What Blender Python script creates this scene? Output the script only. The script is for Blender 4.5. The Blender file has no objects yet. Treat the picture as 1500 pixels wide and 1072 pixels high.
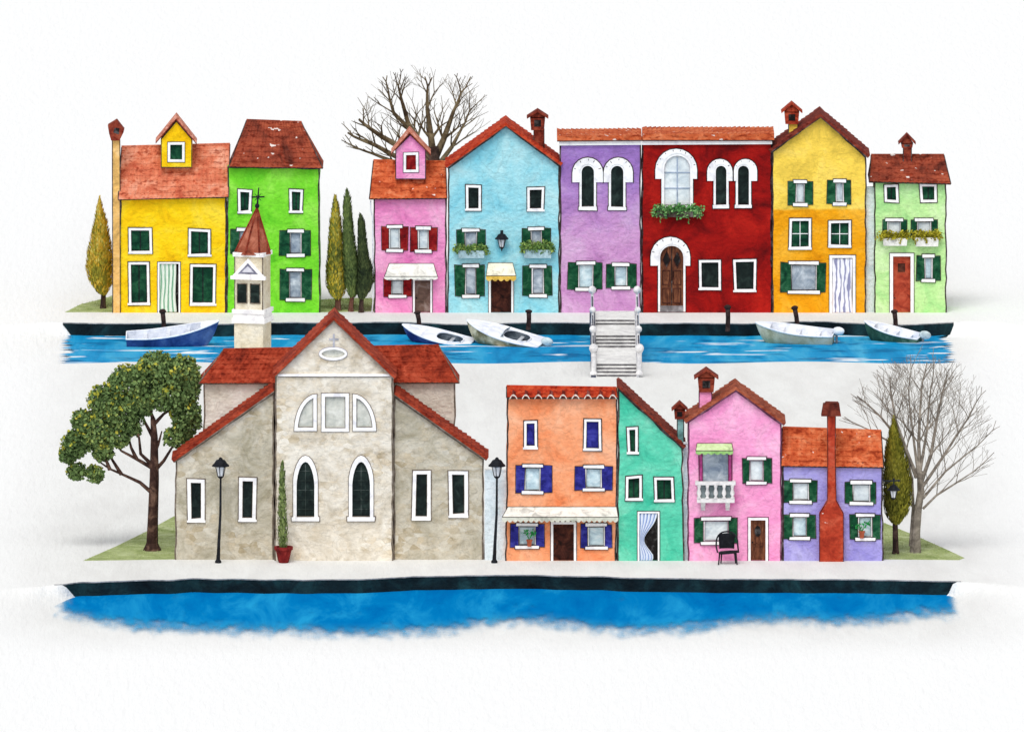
import bpy, bmesh, math, random
from mathutils import Vector, Matrix, noise as mnoise
from mathutils.geometry import tessellate_polygon, delaunay_2d_cdt
R = math.radians
random.seed(7)
rnd = random.Random(11)
SC = bpy.context.scene
COL = SC.collection

# ------------------------------------------------------------------ camera
F = 26400.0                       # focal length in photo pixels (photo 1500 x 1072)
TH = R(7.0)
DIST = 1200.0
CAM = Vector((0, -DIST * math.cos(TH), DIST * math.sin(TH)))
cam_d = bpy.data.cameras.new("camera")
cam = bpy.data.objects.new("camera", cam_d)
COL.objects.link(cam)
cam.location = CAM
cam.rotation_euler = (R(90) - TH, 0, 0)
cam_d.sensor_width = 36
cam_d.sensor_fit = 'HORIZONTAL'
cam_d.lens = F / 1500 * 36
cam_d.clip_start = 10
cam_d.clip_end = 30000
SC.camera = cam

# ------------------------------------------------------------------ light
SUN_EL, SUN_AZ = R(54), math.atan2(-0.22, -0.97)
w = bpy.data.worlds.new("World")
SC.world = w
w.use_nodes = True
nt = w.node_tree
nt.nodes.clear()
sky = nt.nodes.new('ShaderNodeTexSky')
sky.sky_type = 'NISHITA'
sky.sun_disc = False
sky.sun_elevation = SUN_EL
sky.sun_rotation = SUN_AZ
hs = nt.nodes.new('ShaderNodeHueSaturation')
hs.inputs['Saturation'].default_value = 0.12      # a white overcast
bg = nt.nodes.new('ShaderNodeBackground')
bg.inputs['Strength'].default_value = 0.15
wo = nt.nodes.new('ShaderNodeOutputWorld')
nt.links.new(sky.outputs[0], hs.inputs['Color'])
nt.links.new(hs.outputs[0], bg.inputs['Color'])
nt.links.new(bg.outputs[0], wo.inputs['Surface'])
sl = bpy.data.lights.new("sun", 'SUN')
sl.energy = 1.5
sl.angle = R(28)
sl.color = (1, 0.985, 0.96)
so = bpy.data.objects.new("sun", sl)
COL.objects.link(so)
sd = Vector((math.sin(SUN_AZ) * math.cos(SUN_EL), math.cos(SUN_AZ) * math.cos(SUN_EL), math.sin(SUN_EL)))
so.rotation_euler = (-sd).to_track_quat('-Z', 'Y').to_euler()
so.location = (0, 0, 200)
SC.view_settings.view_transform = 'Standard'
SC.view_settings.look = 'None'
SC.view_settings.gamma = 1
SC.view_settings.exposure = 0.15
SC.cycles.max_bounces = 6

# ------------------------------------------------------------------ photo pixel -> place
FW = Vector((0, math.cos(TH), -math.sin(TH)))
UP = Vector((0, math.sin(TH), math.cos(TH)))
def ray(px, py):
    return FW + UP * ((536 - py) / F) + Vector(((px - 750) / F, 0, 0))
def G(px, py, z=0.0):
    d = ray(px, py)
    return CAM + d * ((z - CAM.z) / d.z)
def P(px, py, Y):
    d = ray(px, py)
    p = CAM + d * ((Y - CAM.y) / d.y)
    return (p.x, p.z)
YF = G(750, 821).y            # front row facade plane
YB = G(750, 458).y            # back row facade plane
def S(Y):                     # pixels per metre at a plane
    return F / ((Y - CAM.y) * math.cos(TH) + CAM.z * math.sin(TH))
SF, SB = S(YF), S(YB)
WATER = -0.85

# ------------------------------------------------------------------ materials
def lin(c):
    return tuple(((v / 255) / 12.92 if v / 255 <= .04045 else ((v / 255 + .055) / 1.055) ** 2.4) for v in c) + (1,)
MATS = {}
def nd(nt, t, **kw):
    n = nt.nodes.new(t)
    for k, v in kw.items():
        if k in n.inputs: n.inputs[k].default_value = v
        else: setattr(n, k, v)
    return n
def noise(nt, src, scale, detail=4, rough=.55, dist=0.0):
    n = nd(nt, 'ShaderNodeTexNoise', Scale=scale, Detail=detail, Roughness=rough, Distortion=dist)
    nt.links.new(src, n.inputs['Vector'])
    return n.outputs['Fac']
def ramp(nt, fac, stops):
    n = nt.nodes.new('ShaderNodeValToRGB')
    e = n.color_ramp.elements
    while len(e) < len(stops): e.new(.5)
    for q, (p, c) in zip(e, stops):
        q.position = p
        q.color = c
    nt.links.new(fac, n.inputs['Fac'])
    return n.outputs['Color']
def mapr(nt, v, a, b, c, d, smooth=False):
    n = nt.nodes.new('ShaderNodeMapRange')
    if smooth: n.interpolation_type = 'SMOOTHSTEP'
    nt.links.new(v, n.inputs['Value'])
    for k, x in zip(('From Min', 'From Max', 'To Min', 'To Max'), (a, b, c, d)): n.inputs[k].default_value = x
    return n.outputs['Result']
def math_(nt, op, a, b=None):
    n = nt.nodes.new('ShaderNodeMath')
    n.operation = op
    for i, v in enumerate((a, b)):
        if v is None: continue
        if isinstance(v, (int, float)): n.inputs[i].default_value = v
        else: nt.links.new(v, n.inputs[i])
    return n.outputs[0]
def mixc(nt, fac, a, b, mode='MIX'):
    n = nt.nodes.new('ShaderNodeMix')
    n.data_type = 'RGBA'
    n.blend_type = mode
    for s, v in ((n.inputs[0], fac), (n.inputs[6], a), (n.inputs[7], b)):
        if isinstance(v, (int, float)): s.default_value = v
        elif isinstance(v, tuple): s.default_value = v
        else: nt.links.new(v, s)
    return n.outputs[2]
def mapping(nt, src, sc):
    n = nt.nodes.new('ShaderNodeMapping')
    n.inputs['Scale'].default_value = sc
    nt.links.new(src, n.inputs['Vector'])
    return n.outputs[0]
def newmat(name, rough=.9, spec=.15):
    m = bpy.data.materials.new(name)
    m.use_nodes = True
    nt = m.node_tree
    b = nt.nodes['Principled BSDF']
    b.inputs['Roughness'].default_value = rough
    b.inputs['Specular IOR Level'].default_value = spec
    tc = nt.nodes.new('ShaderNodeTexCoord')
    return m, nt, b, tc.outputs['Object']
def scale_c(c, k):
    return tuple(max(0, min(255, v * k)) for v in c)
def wash(name, c, lo=None, hi=None, scale=.55, grain=.15, tide=.14, bump=.75, rough=.92, spec=.12, bands=None, stone=False, tiles=False, flecks=0, stretch=None):
    """mottled limewash: pools of pigment, tide lines, grain, rough plaster bump"""
    if name in MATS: return MATS[name]
    m, nt, b, ob = newmat(name, rough, spec)
    lo = lo or scale_c(c, .80)
    hi = hi or tuple(v + (255 - v) * .24 for v in c)
    src = mapping(nt, ob, stretch) if stretch else ob
    n1 = noise(nt, src, scale, 5, .6, .8)
    col = ramp(nt, n1, [(.33, lin(lo)), (.5, lin(c)), (.68, lin(hi))])
    if bands:
        sx = nt.nodes.new('ShaderNodeSeparateXYZ')
        nt.links.new(ob, sx.inputs[0])
        zz = math_(nt, 'ADD', sx.outputs[2], math_(nt, 'MULTIPLY', math_(nt, 'SUBTRACT', noise(nt, ob, .6, 4), .5), bands[3]))
        f = mapr(nt, zz, bands[0], bands[1], 0, 1, True)
        c2 = bands[2]
        col2 = ramp(nt, n1, [(.30, lin(scale_c(c2, .87))), (.5, lin(c2)), (.72, lin(tuple(v + (255 - v) * .14 for v in c2)))])
        col = mixc(nt, f, col, col2)
    if tide:
        n3 = noise(nt, src, scale * 1.9, 3, .5, 1.0)
        t = math_(nt, 'ABSOLUTE', math_(nt, 'SUBTRACT', n3, .5))
        col = mixc(nt, 1.0, col, mapr(nt, t, 0, .03, 1 - tide, 1.0), 'MULTIPLY')
    if stone:
        v = nd(nt, 'ShaderNodeTexVoronoi', Scale=2.3)
        v.feature = 'F1'
        nt.links.new(mapping(nt, mixc(nt, .12, ob, nd_noise_color(nt, ob, 1.5)), (1, 1, 1.7)), v.inputs['Vector'])
        tint = ramp(nt, v.outputs['Color'], [(.2, lin((200, 184, 152))), (.5, (1, 1, 1, 1)), (.8, lin((235, 222, 200)))])
        mask = mapr(nt, noise(nt, ob, .45, 4, .6, .5), .42, .62, 0, .75)
        col = mixc(nt, mask, col, mixc(nt, 1.0, col, tint, 'MULTIPLY'))
        v2 = nd(nt, 'ShaderNodeTexVoronoi', Scale=2.3)
        v2.feature = 'DISTANCE_TO_EDGE'
        nt.links.new(mapping(nt, mixc(nt, .12, ob, nd_noise_color(nt, ob, 1.5)), (1, 1, 1.7)), v2.inputs['Vector'])
        ed = mapr(nt, v2.outputs['Distance'], 0, .07, .86, 1)
        col = mixc(nt, mask, col, mixc(nt, 1.0, col, ed, 'MULTIPLY'))
    if tiles:
        n4 = noise(nt, mapping(nt, ob, (2.2, 2.2, 4.5)), 1.0, 3, .5, .3)
        col = mixc(nt, 1.0, col, ramp(nt, n4, [(.36, lin((206, 176, 168))), (.44, (1, 1, 1, 1)), (.62, (1, 1, 1, 1)), (.66, lin((225, 190, 175)))]), 'MULTIPLY')
    if flecks:
        n5 = noise(nt, mapping(nt, ob, (1.6, 1.6, 2.6)), 1.5, 2, .4, .2)
        col = mixc(nt, mapr(nt, n5, .76 - flecks, .78 - flecks, 0, .85), col, lin((240, 232, 225)))
    n2 = noise(nt, mapping(nt, ob, (1, 1, 1.5)), 3.0, 3, .6, .4)
    col = mixc(nt, 1.0, col, mapr(nt, n2, .25, .75, 1 - grain, 1 + grain * .6), 'MULTIPLY')
    nt.links.new(col, b.inputs['Base Color'])
    if bump:
        bp = nd(nt, 'ShaderNodeBump', Strength=bump, Distance=.14)
        nt.links.new(noise(nt, mapping(nt, ob, (1, 1, 1.4)), 2.7, 4, .55, .3), bp.inputs['Height'])
        nt.links.new(bp.outputs[0], b.inputs['Normal'])
    MATS[name] = m
    return m
def nd_noise_color(nt, src, sc):
    n = nd(nt, 'ShaderNodeTexNoise', Scale=sc, Detail=2)
    nt.links.new(src, n.inputs['Vector'])
    return n.outputs['Color']
def plain(name, c, **kw):
    kw.setdefault('tide', 0); kw.setdefault('bump', .15); kw.setdefault('scale', 1.6)
    return wash(name, c, **kw)
INK = plain('ink_line', (62, 52, 50))
WHITE = plain('white_paint', (246, 244, 243), lo=(222, 220, 224), hi=(252, 251, 250), grain=.05)
CREAM = plain('cream_canvas', (243, 236, 212), grain=.06)
CANVAS = plain('white_canvas', (236, 234, 224), grain=.06)
DGREEN = plain('dark_green_paint', (20, 66, 46), lo=(8, 42, 32), hi=(38, 92, 62), grain=.18)
SHGREEN = plain('shutter_green', (24, 80, 52), lo=(10, 50, 36), hi=(58, 110, 78), grain=.2)
BLACKGREEN = plain('green_black_glass', (22, 34, 32), lo=(10, 20, 20), hi=(40, 54, 50), grain=.2, rough=.6)
DRED = plain('shutter_red', (140, 22, 26), lo=(88, 14, 18), hi=(168, 50, 44), grain=.18)
BLUESH = plain('shutter_blue', (50, 50, 140), lo=(30, 30, 100), hi=(74, 76, 170), grain=.2)
GLASS = wash('pale_glass', (198, 220, 226), lo=(156, 180, 194), hi=(232, 242, 244), scale=1.4, tide=.06, bump=0, rough=.35, spec=.3)
GREYGLASS = wash('grey_glass', (160, 172, 184), lo=(120, 134, 152), hi=(206, 214, 222), scale=1.4, tide=.08, bump=0, rough=.35, spec=.3)
WHITEGLASS = wash('white_glass', (216, 224, 226), lo=(186, 198, 206), hi=(240, 244, 244), scale=1.1, tide=.05, bump=0, rough=.35, spec=.3)
CHURCHGLASS = wash('church_glass', (206, 206, 196), lo=(180, 184, 176), hi=(226, 226, 218), scale=1.2, tide=.08, bump=0, rough=.4, spec=.3)
BROWN = plain('brown_wood', (104, 62, 44), lo=(66, 36, 28), hi=(140, 90, 62), grain=.2, stretch=(3, 3, .6))
DBROWN = plain('dark_brown_wood', (66, 34, 28), lo=(36, 20, 18), hi=(100, 56, 42), grain=.2)
GREYBROWN = plain('grey_brown_wood', (112, 88, 78), grain=.2)
REDDOOR = plain('red_brown_wood', (168, 66, 46), lo=(130, 46, 34), hi=(190, 92, 66), grain=.15)
BLACK = plain('black_iron', (26, 28, 34), lo=(16, 18, 22), hi=(44, 48, 54), rough=.6)
POST = plain('post_wood', (58, 42, 40), lo=(34, 26, 26), hi=(92, 74, 68), grain=.25)
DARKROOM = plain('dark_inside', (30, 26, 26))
TERRA = wash('terracotta', (172, 66, 42), lo=(128, 40, 26), hi=(198, 96, 66), scale=1.6, tiles=True, tide=.12)
DTERRA = wash('dark_terracotta', (128, 52, 38), lo=(86, 34, 28), hi=(156, 76, 54), scale=1.6, tiles=True, tide=.12)
RUST = wash('rust_terracotta', (190, 62, 34), lo=(140, 36, 22), hi=(206, 92, 56), scale=1.8, tiles=True, tide=.1)
SALMON = wash('salmon_tiles', (216, 126, 94), lo=(190, 92, 66), hi=(232, 164, 136), scale=.8, tiles=True, tide=.14)
BROWNTILE = wash('brown_tiles', (148, 68, 48), lo=(92, 42, 32), hi=(176, 90, 62), scale=.6, tiles=True, tide=.12, flecks=.06)
ORANGETILE = wash('orange_tiles', (206, 102, 60), lo=(170, 70, 38), hi=(222, 138, 96), scale=.9, tiles=True, tide=.12, flecks=.05)
DORMERTILE = wash('pale_tile', (206, 132, 108), lo=(160, 84, 64), hi=(232, 176, 160), scale=2.2, tide=.15)
CHURCHTILE = wash('church_tiles', (156, 58, 36), lo=(110, 36, 24), hi=(184, 82, 56), scale=.8, tiles=True, tide=.12)
TRUNK = plain('bark', (70, 54, 48), lo=(44, 32, 30), hi=(104, 84, 74), grain=.25, bump=.5)
TRUNK2 = plain('grey_bark', (136, 127, 116), lo=(98, 90, 82), hi=(172, 162, 150), grain=.2, bump=.4)
TWIG = plain('olive_bark', (100, 86, 64), lo=(64, 52, 42), hi=(140, 126, 98), grain=.2)
def leafmat(name, stops, scale=.6):
    if name in MATS: return MATS[name]
    m, nt, b, ob = newmat(name, .9, .05)
    g = nt.nodes.new('ShaderNodeNewGeometry')
    n = noise(nt, ob, scale, 4, .6, .4)
    f = math_(nt, 'ADD', math_(nt, 'MULTIPLY', g.outputs['Random Per Island'], .30), math_(nt, 'MULTIPLY', n, .70))
    nt.links.new(ramp(nt, f, [(p, lin(scale_c(c, 1.18))) for p, c in stops]), b.inputs['Base Color'])
    MATS[name] = m
    return m
PINE = leafmat('pine_leaves', [(.2, (44, 62, 36)), (.45, (84, 104, 62)), (.62, (104, 124, 76)), (.73, (136, 144, 76)), (.82, (190, 178, 66))], .5)
CYP_OLIVE = leafmat('cypress_olive', [(.30, (98, 96, 36)), (.45, (140, 134, 50)), (.55, (176, 142, 44)), (.68, (178, 170, 92))], .5)
CYP_MIX = leafmat('cypress_mixed', [(.28, (70, 78, 40)), (.42, (116, 118, 52)), (.54, (176, 152, 48)), (.70, (172, 172, 98))], .35)
CYP_MID = leafmat('cypress_mid', [(.25, (42, 56, 36)), (.5, (84, 98, 56)), (.78, (120, 132, 74))], .5)
CYP_DARK = leafmat('cypress_dark', [(.25, (30, 38, 30)), (.5, (56, 66, 42)), (.78, (88, 96, 58))], .5)
POTLEAF = leafmat('pot_cypress', [(.25, (60, 74, 44)), (.5, (98, 112, 66)), (.8, (134, 146, 90))], 1)
FLOWERGREEN = leafmat('box_leaves', [(.25, (58, 84, 44)), (.5, (94, 122, 66)), (.8, (156, 166, 84))], 2)
FLOWEROLIVE = leafmat('box_olive', [(.25, (96, 92, 28)), (.5, (140, 132, 36)), (.8, (176, 168, 66))], 2)
FLOWERDEEP = leafmat('box_deep_leaves', [(.25, (50, 92, 48)), (.5, (80, 130, 72)), (.8, (150, 176, 120))], 2)
PLANTGREEN = leafmat('pot_plant', [(.25, (20, 92, 44)), (.6, (40, 130, 64)), (.8, (70, 150, 90))], 2)

# ------------------------------------------------------------------ mesh helpers
class MB:
    def __init__(self):
        self.v, self.f, self.m = [], [], []
    def add(self, verts, faces, mi=0):
        o = len(self.v)
        self.v += [tuple(x) for x in verts]
        self.f += [tuple(i + o for i in q) for q in faces]
        self.m += [mi] * len(faces)
    def box(self, x0, x1, y0, y1, z0, z1, mi=0):
        v = [(x, y, z) for x in (x0, x1) for y in (y0, y1) for z in (z0, z1)]
        self.add(v, [(0, 1, 3, 2), (4, 6, 7, 5), (0, 4, 5, 1), (2, 3, 7, 6), (0, 2, 6, 4), (1, 5, 7, 3)], mi)
    def prism(self, pts, y0, y1, mi=0):
        n = len(pts)
        self.add([(x, y0, z) for x, z in pts] + [(x, y1, z) for x, z in pts],
                 [tuple(range(n)), tuple(range(2 * n - 1, n - 1, -1))] + [(i, (i + 1) % n, n + (i + 1) % n, n + i) for i in range(n)], mi)
    def ring(self, a, b, y0, y1, mi=0, closed=True):
        n = len(a)
        v = [(x, y0, z) for x, z in a] + [(x, y0, z) for x, z in b] + [(x, y1, z) for x, z in a] + [(x, y1, z) for x, z in b]
        f = []
        for i in range(n if closed else n - 1):
            j = (i + 1) % n
            f += [(i, j, n + j, n + i), (2 * n + i, 3 * n + i, 3 * n + j, 2 * n + j), (i, 2 * n + i, 2 * n + j, j), (n + i, n + j, 3 * n + j, 3 * n + i)]
        if not closed:
            f += [(0, n, 3 * n, 2 * n), (n - 1, 3 * n - 1, 4 * n - 1, 2 * n - 1)]
        self.add(v, f, mi)
    def tube(self, pts, rad, n=6, mi=0, cap=True):
        pts = [Vector(p) for p in pts]
        if isinstance(rad, (int, float)): rad = [rad] * len(pts)
        V, Fc = [], []
        for i, p in enumerate(pts):
            d = (pts[min(i + 1, len(pts) - 1)] - pts[max(i - 1, 0)])
            d = d.normalized() if d.length > 1e-6 else Vector((0, 0, 1))
            a = d.cross(Vector((0, 1, 0)) if abs(d.y) < .9 else Vector((1, 0, 0))).normalized()
            b = d.cross(a)
            for k in range(n):
                t = 2 * math.pi * k / n
                V.append(p + (a * math.cos(t) + b * math.sin(t)) * rad[i])
        for i in range(len(pts) - 1):
            for k in range(n):
                k2 = (k + 1) % n
                Fc.append((i * n + k, i * n + k2, (i + 1) * n + k2, (i + 1) * n + k))
        if cap:
            Fc += [tuple(range(n)), tuple(range(len(V) - 1, len(V) - n - 1, -1))]
        self.add(V, Fc, mi)
    def lathe(self, c, prof, n=12, mi=0):
        self.tube2(c, prof, n, mi)
    def tube2(self, c, prof, n, mi):
        V, Fc = [], []
        for r, z in prof:
            for k in range(n):
                t = 2 * math.pi * (k + .5) / n
                V.append((c[0] + r * math.cos(t), c[1] + r * math.sin(t), c[2] + z))
        for i in range(len(prof) - 1):
            for k in range(n):
                k2 = (k + 1) % n
                Fc.append((i * n + k, i * n + k2, (i + 1) * n + k2, (i + 1) * n + k))
        Fc += [tuple(range(n)), tuple(range(len(V) - 1, len(V) - n - 1, -1))]
        self.add(V, Fc, mi)
    def ball(self, c, r, n=10, mi=0, sq=(1, 1, 1)):
        prof = [(max(.001, r * math.sin(math.pi * i / 8)), -r * math.cos(math.pi * i / 8)) for i in range(9)]
        o = len(self.v)
        self.tube2((0, 0, 0), prof, n, mi)
        self.v[o:] = [(c[0] + x * sq[0], c[1] + y * sq[1], c[2] + z * sq[2]) for x, y, z in self.v[o:]]
    def leaf(self, c, size, rng, flat=0.0):
        d = Vector((rng.gauss(0, 1), rng.gauss(0, 1), rng.gauss(0, 1))).normalized()
        a = d.orthogonal().normalized()
        b = d.cross(a)
        t = rng.random() * 6.28
        u = (a * math.cos(t) + b * math.sin(t)) * size
        v = (b * math.cos(t) - a * math.sin(t)) * size * rng.uniform(.5, .9)
        c = Vector(c)
        self.add([c - u, c - u * .3 + v * .9, c + u * .6 + v * .6, c + u, c + u * .4 - v * .8, c - u * .5 - v * .7], [(0, 1, 2, 3, 4, 5)])
    def turn(self, start, yaw, piv, pitch=0, roll=0):
        M = Matrix.Rotation(yaw, 3, 'Z') @ Matrix.Rotation(pitch, 3, 'Y') @ Matrix.Rotation(roll, 3, 'X')
        piv = Vector(piv)
        self.v[start:] = [tuple(M @ (Vector(q) - piv) + piv) for q in self.v[start:]]
    def build(self, name, mats, parent=None, origin=(0, 0, 0), smooth=False):
        if not isinstance(mats, (list, tuple)): mats = [mats]
        me = bpy.data.meshes.new(name)
        ox, oy, oz = origin
        me.from_pydata([(x - ox, y - oy, z - oz) for x, y, z in self.v], [], self.f)
        for m in mats: me.materials.append(m)
        me.polygons.foreach_set('material_index', [min(i, len(mats) - 1) for i in self.m])
        bm = bmesh.new()
        bm.from_mesh(me)
        bmesh.ops.recalc_face_normals(bm, faces=bm.faces)
        bm.to_mesh(me)
        bm.free()
        if smooth: me.polygons.foreach_set('use_smooth', [True] * len(me.polygons))
        o = bpy.data.objects.new(name, me)
        COL.objects.link(o)
        if parent is not None: o.parent = parent
        else: o.location = origin
        return o

def tag(o, label=None, cat=None, group=None, kind=None):
    for k, v in (('label', label), ('category', cat), ('group', group), ('kind', kind)):
        if v: o[k] = v
class Thing:
    def __init__(s, name, label, cat, loc, group=None):
        s.o = bpy.data.objects.new(name, None)
        s.o.empty_display_size = .3
        COL.objects.link(s.o)
        s.o.location = loc
        s.loc = tuple(loc)
        tag(s.o, label, cat, group)
    def part(s, name, mb, mats, parent=None, label=None, smooth=False):
        o = mb.build(name, mats, parent or s.o, s.loc, smooth)
        if label: o['label'] = label
        return o
def dup(root, loc, label=None, rotz=None, scale=None, tilt=None):
    r = root.copy(); COL.objects.link(r)
    r.location = loc
    if label: r['label'] = label
    if rotz is not None: r.rotation_euler.z = rotz
    if tilt is not None: r.rotation_euler.y = tilt
    if scale: r.scale = scale
    for ch in list(root.children):
        c = ch.copy(); COL.objects.link(c); c.parent = r
        for g in ch.children:
            d = g.copy(); COL.objects.link(d); d.parent = c
    return r

def wob(pts, amp=.042, step=.6):
    out = []
    n = len(pts)
    for i in range(n):
        a, b = Vector(pts[i]), Vector(pts[(i + 1) % n])
        L = (b - a).length
        k = max(1, int(L / step))
        nrm = Vector((-(b - a).y, (b - a).x)).normalized() if L > 0 else Vector((0, 0))
        for j in range(k):
            p = a.lerp(b, j / k)
            if j: p = p + nrm * rnd.uniform(-amp, amp)
            out.append((p.x, p.y))
    return out
def fill(loops):
    """triangles of an outline with holes -> (points, faces)"""
    pts = [Vector(p) for lp in loops for p in lp]
    ed, o = [], 0
    for lp in loops:
        n = len(lp)
        ed += [(o + i, o + (i + 1) % n) for i in range(n)]
        o += n
    vs, _, fs, _, _, _ = delaunay_2d_cdt(pts, ed, [], 0, 1e-6)
    def inside(p, lp):
        c = False
        for i in range(len(lp)):
            (x1, y1), (x2, y2) = lp[i], lp[i - 1]
            if (y1 > p[1]) != (y2 > p[1]) and p[0] < (x2 - x1) * (p[1] - y1) / (y2 - y1) + x1: c = not c
        return c
    out = []
    for f in fs:
        c = sum((vs[i] for i in f), Vector((0, 0))) / len(f)
        if inside(c, loops[0]) and not any(inside(c, h) for h in loops[1:]): out.append(tuple(f))
    return [(v.x, v.y) for v in vs], out
def area(pts):
    return sum(pts[i][0] * pts[(i + 1) % len(pts)][1] - pts[(i + 1) % len(pts)][0] * pts[i][1] for i in range(len(pts))) / 2
def inset(pts, d):
    s = 1 if area(pts) > 0 else -1
    out, n = [], len(pts)
    for i in range(n):
        a, p, b = Vector(pts[i - 1]), Vector(pts[i]), Vector(pts[(i + 1) % n])
        u, v = (p - a).normalized(), (b - p).normalized()
        n1, n2 = Vector((-u.y, u.x)) * s, Vector((-v.y, v.x)) * s
        m = (n1 + n2)
        m = m / max(.35, m.dot(n1)) if m.length > 1e-6 else n1
        out.append((p.x + m.x * d, p.y + m.y * d))
    return out
def arch(x0, x1, ytop, ybot, Y, n=10, point=0.0):
    """pixel box -> arch outline (clockwise from bottom left), round or pointed"""
    r = (x1 - x0) / 2
    cx = (x0 + x1) / 2
    rise = r if not point else point
    ys = ytop + rise
    pts = [(x0, ybot)]
    if not point:
        pts += [(cx - r * math.cos(math.pi * i / n), ys - r * math.sin(math.pi * i / n)) for i in range(n + 1)]
    else:
        h = n // 2
        pts += [(x0 + r * (1 - math.cos(math.pi / 2 * i / h)) * 1.0, ys - rise * math.sin(math.pi / 2 * i / h) ** 1.25) for i in range(h + 1)]
        pts += [(2 * cx - q[0], q[1]) for q in reversed(pts[1:-1])]
    pts.append((x1, ybot))
    return [P(x, y, Y) for x, y in pts]

# ------------------------------------------------------------------ house kit
class House(Thing):
    def __init__(s, name, label, poly, Y, mat, depth=3.8, cat='house', line=None, trim=.095):
        s.Y = Y
        s.k = S(Y)
        xs = [p[0] for p in poly]
        cx = P((min(xs) + max(xs)) / 2, max(p[1] for p in poly), Y)[0]
        super().__init__(name, label, cat, (cx, Y, 0))
        s.poly = [P(x, y, Y) for x, y in poly]
        s.poly = [(x, (-.15 if z < .35 else z)) for x, z in s.poly]
        s.mat, s.depth, s.holes = mat, depth, []
        s.line = line or INK
        s.trim = trim
    def rect(s, x0, y0, x1, y1):
        return [P(x0, y1, s.Y), P(x1, y1, s.Y), P(x1, y0, s.Y), P(x0, y0, s.Y)]
    def quad(s, r, j=1.1):
        x0, y0, x1, y1 = r
        u = lambda: rnd.uniform(-j, j)
        return [P(x0 + u(), y1 + u(), s.Y), P(x1 + u(), y1 + u(), s.Y), P(x1 + u(), y0 + u(), s.Y), P(x0 + u(), y0 + u(), s.Y)]
    def finish(s, name='wall'):
        out = wob(s.poly)
        loops = [out] + s.holes
        mb = MB()
        vs, tr = fill(loops)
        mb.add([(x, s.Y, z) for x, z in vs], tr)
        n = len(out)
        mb.add([(x, s.Y, z) for x, z in out] + [(x, s.Y + s.depth, z) for x, z in out],
               [(i, (i + 1) % n, n + (i + 1) % n, n + i) for i in range(n)] + [tuple(range(n, 2 * n))])
        for h in s.holes:
            n = len(h)
            mb.add([(x, s.Y, z) for x, z in h] + [(x, s.Y + .3, z) for x, z in h], [(i, (i + 1) % n, n + (i + 1) % n, n + i) for i in range(n)])
        if s.trim:
            mb.ring(out, inset(out, s.trim), s.Y - .014, s.Y + .01, 1)
        wo_ = mb.build(name, [s.mat, s.line], s.o, s.loc)
        bm = bmesh.new(); bm.from_mesh(wo_.data)
        bmesh.ops.remove_doubles(bm, verts=bm.verts, dist=.0005)
        bmesh.ops.recalc_face_normals(bm, faces=bm.faces)
        bm.to_mesh(wo_.data); bm.free()
        return wo_
    # -- openings
    def pane(s, name, hole, mat, label=None, d=.1):
        s.holes.append(hole)
        mb = MB()
        mb.prism(inset(hole, -.03), s.Y + d, s.Y + d + .05)
        return s.part(name, mb, mat, label=label)
    def framed(s, r, mat=None, fw=3.4, bars=(1, 0), leaf=True, sill=True, label=None, frame=None, kind='window'):
        """white surround around a recessed pane or closed shutter leaves"""
        mat = mat or DGREEN
        x0, y0, x1, y1 = r
        o = s.quad(r)
        i = inset(o, fw / s.k)
        w_ = s.pane(kind, i, BLACKGREEN if leaf and mat is DGREEN else mat, label)
        mb = MB()
        mb.ring(o, i, s.Y - .07, s.Y + .02, 0)
        mb.ring(inset(o, -.065), inset(o, -.0), s.Y - .05, s.Y + .01, 1)
        mb.ring(i, inset(i, .035), s.Y - .0, s.Y + .09, 1)
        s.part('frame', mb, [frame or WHITE, s.line], w_)
        mb = MB()
        xa, xb = min(q[0] for q in i), max(q[0] for q in i)
        za, zb = min(q[1] for q in i), max(q[1] for q in i)
        if leaf:
            n = 2 if (xb - xa) > .55 else 1
            wl = (xb - xa) / n
            for k in range(n):
                a, b = xa + wl * k + .015, xa + wl * (k + 1) - .015
                mb = mb2 = MB()
                m = 2 if zb - za < 1.3 else 3
                hh = (zb - za) / m
                for q in range(m):
                    z0, z1 = za + hh * q + .08, za + hh * (q + 1) - .06
                    mb2.box(a + .05, b - .05, s.Y + .075, s.Y + .11, z0, z1)
                    zz = z0 + .04
                    while zz < z1 - .05:
                        mb2.box(a + .09, b - .09, s.Y + .06, s.Y + .08, zz, zz + .05)
                        zz += .12
                mb.box(a + .03, b - .03, s.Y + .095, s.Y + .105, za + .04, zb - .03)
                s.part('shutter_leaf', mb, mat, w_)
        else:
            nx, nz = bars
            for k in range(nx):
                x = xa + (xb - xa) * (k + 1) / (nx + 1)
                mb.box(x - .025, x + .025, s.Y + .06, s.Y + .1, za, zb)
            for k in range(nz):
                z = za + (zb - za) * (k + 1) / (nz + 1)
                mb.box(xa, xb, s.Y + .062, s.Y + .098, z - .025, z + .025)
            if nx or nz: s.part('glazing_bar', mb, frame or WHITE, w_)
        if sill:
            mb = MB()
            X0, Z0 = P(x0 - 1, y1, s.Y); X1, _ = P(x1 + 1, y1, s.Y)
            mb.box(X0, X1, s.Y - .14, s.Y - .072, Z0 - .03, Z0 + .1)
            s.part('sill', mb, frame or WHITE, w_)
        return w_
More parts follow.
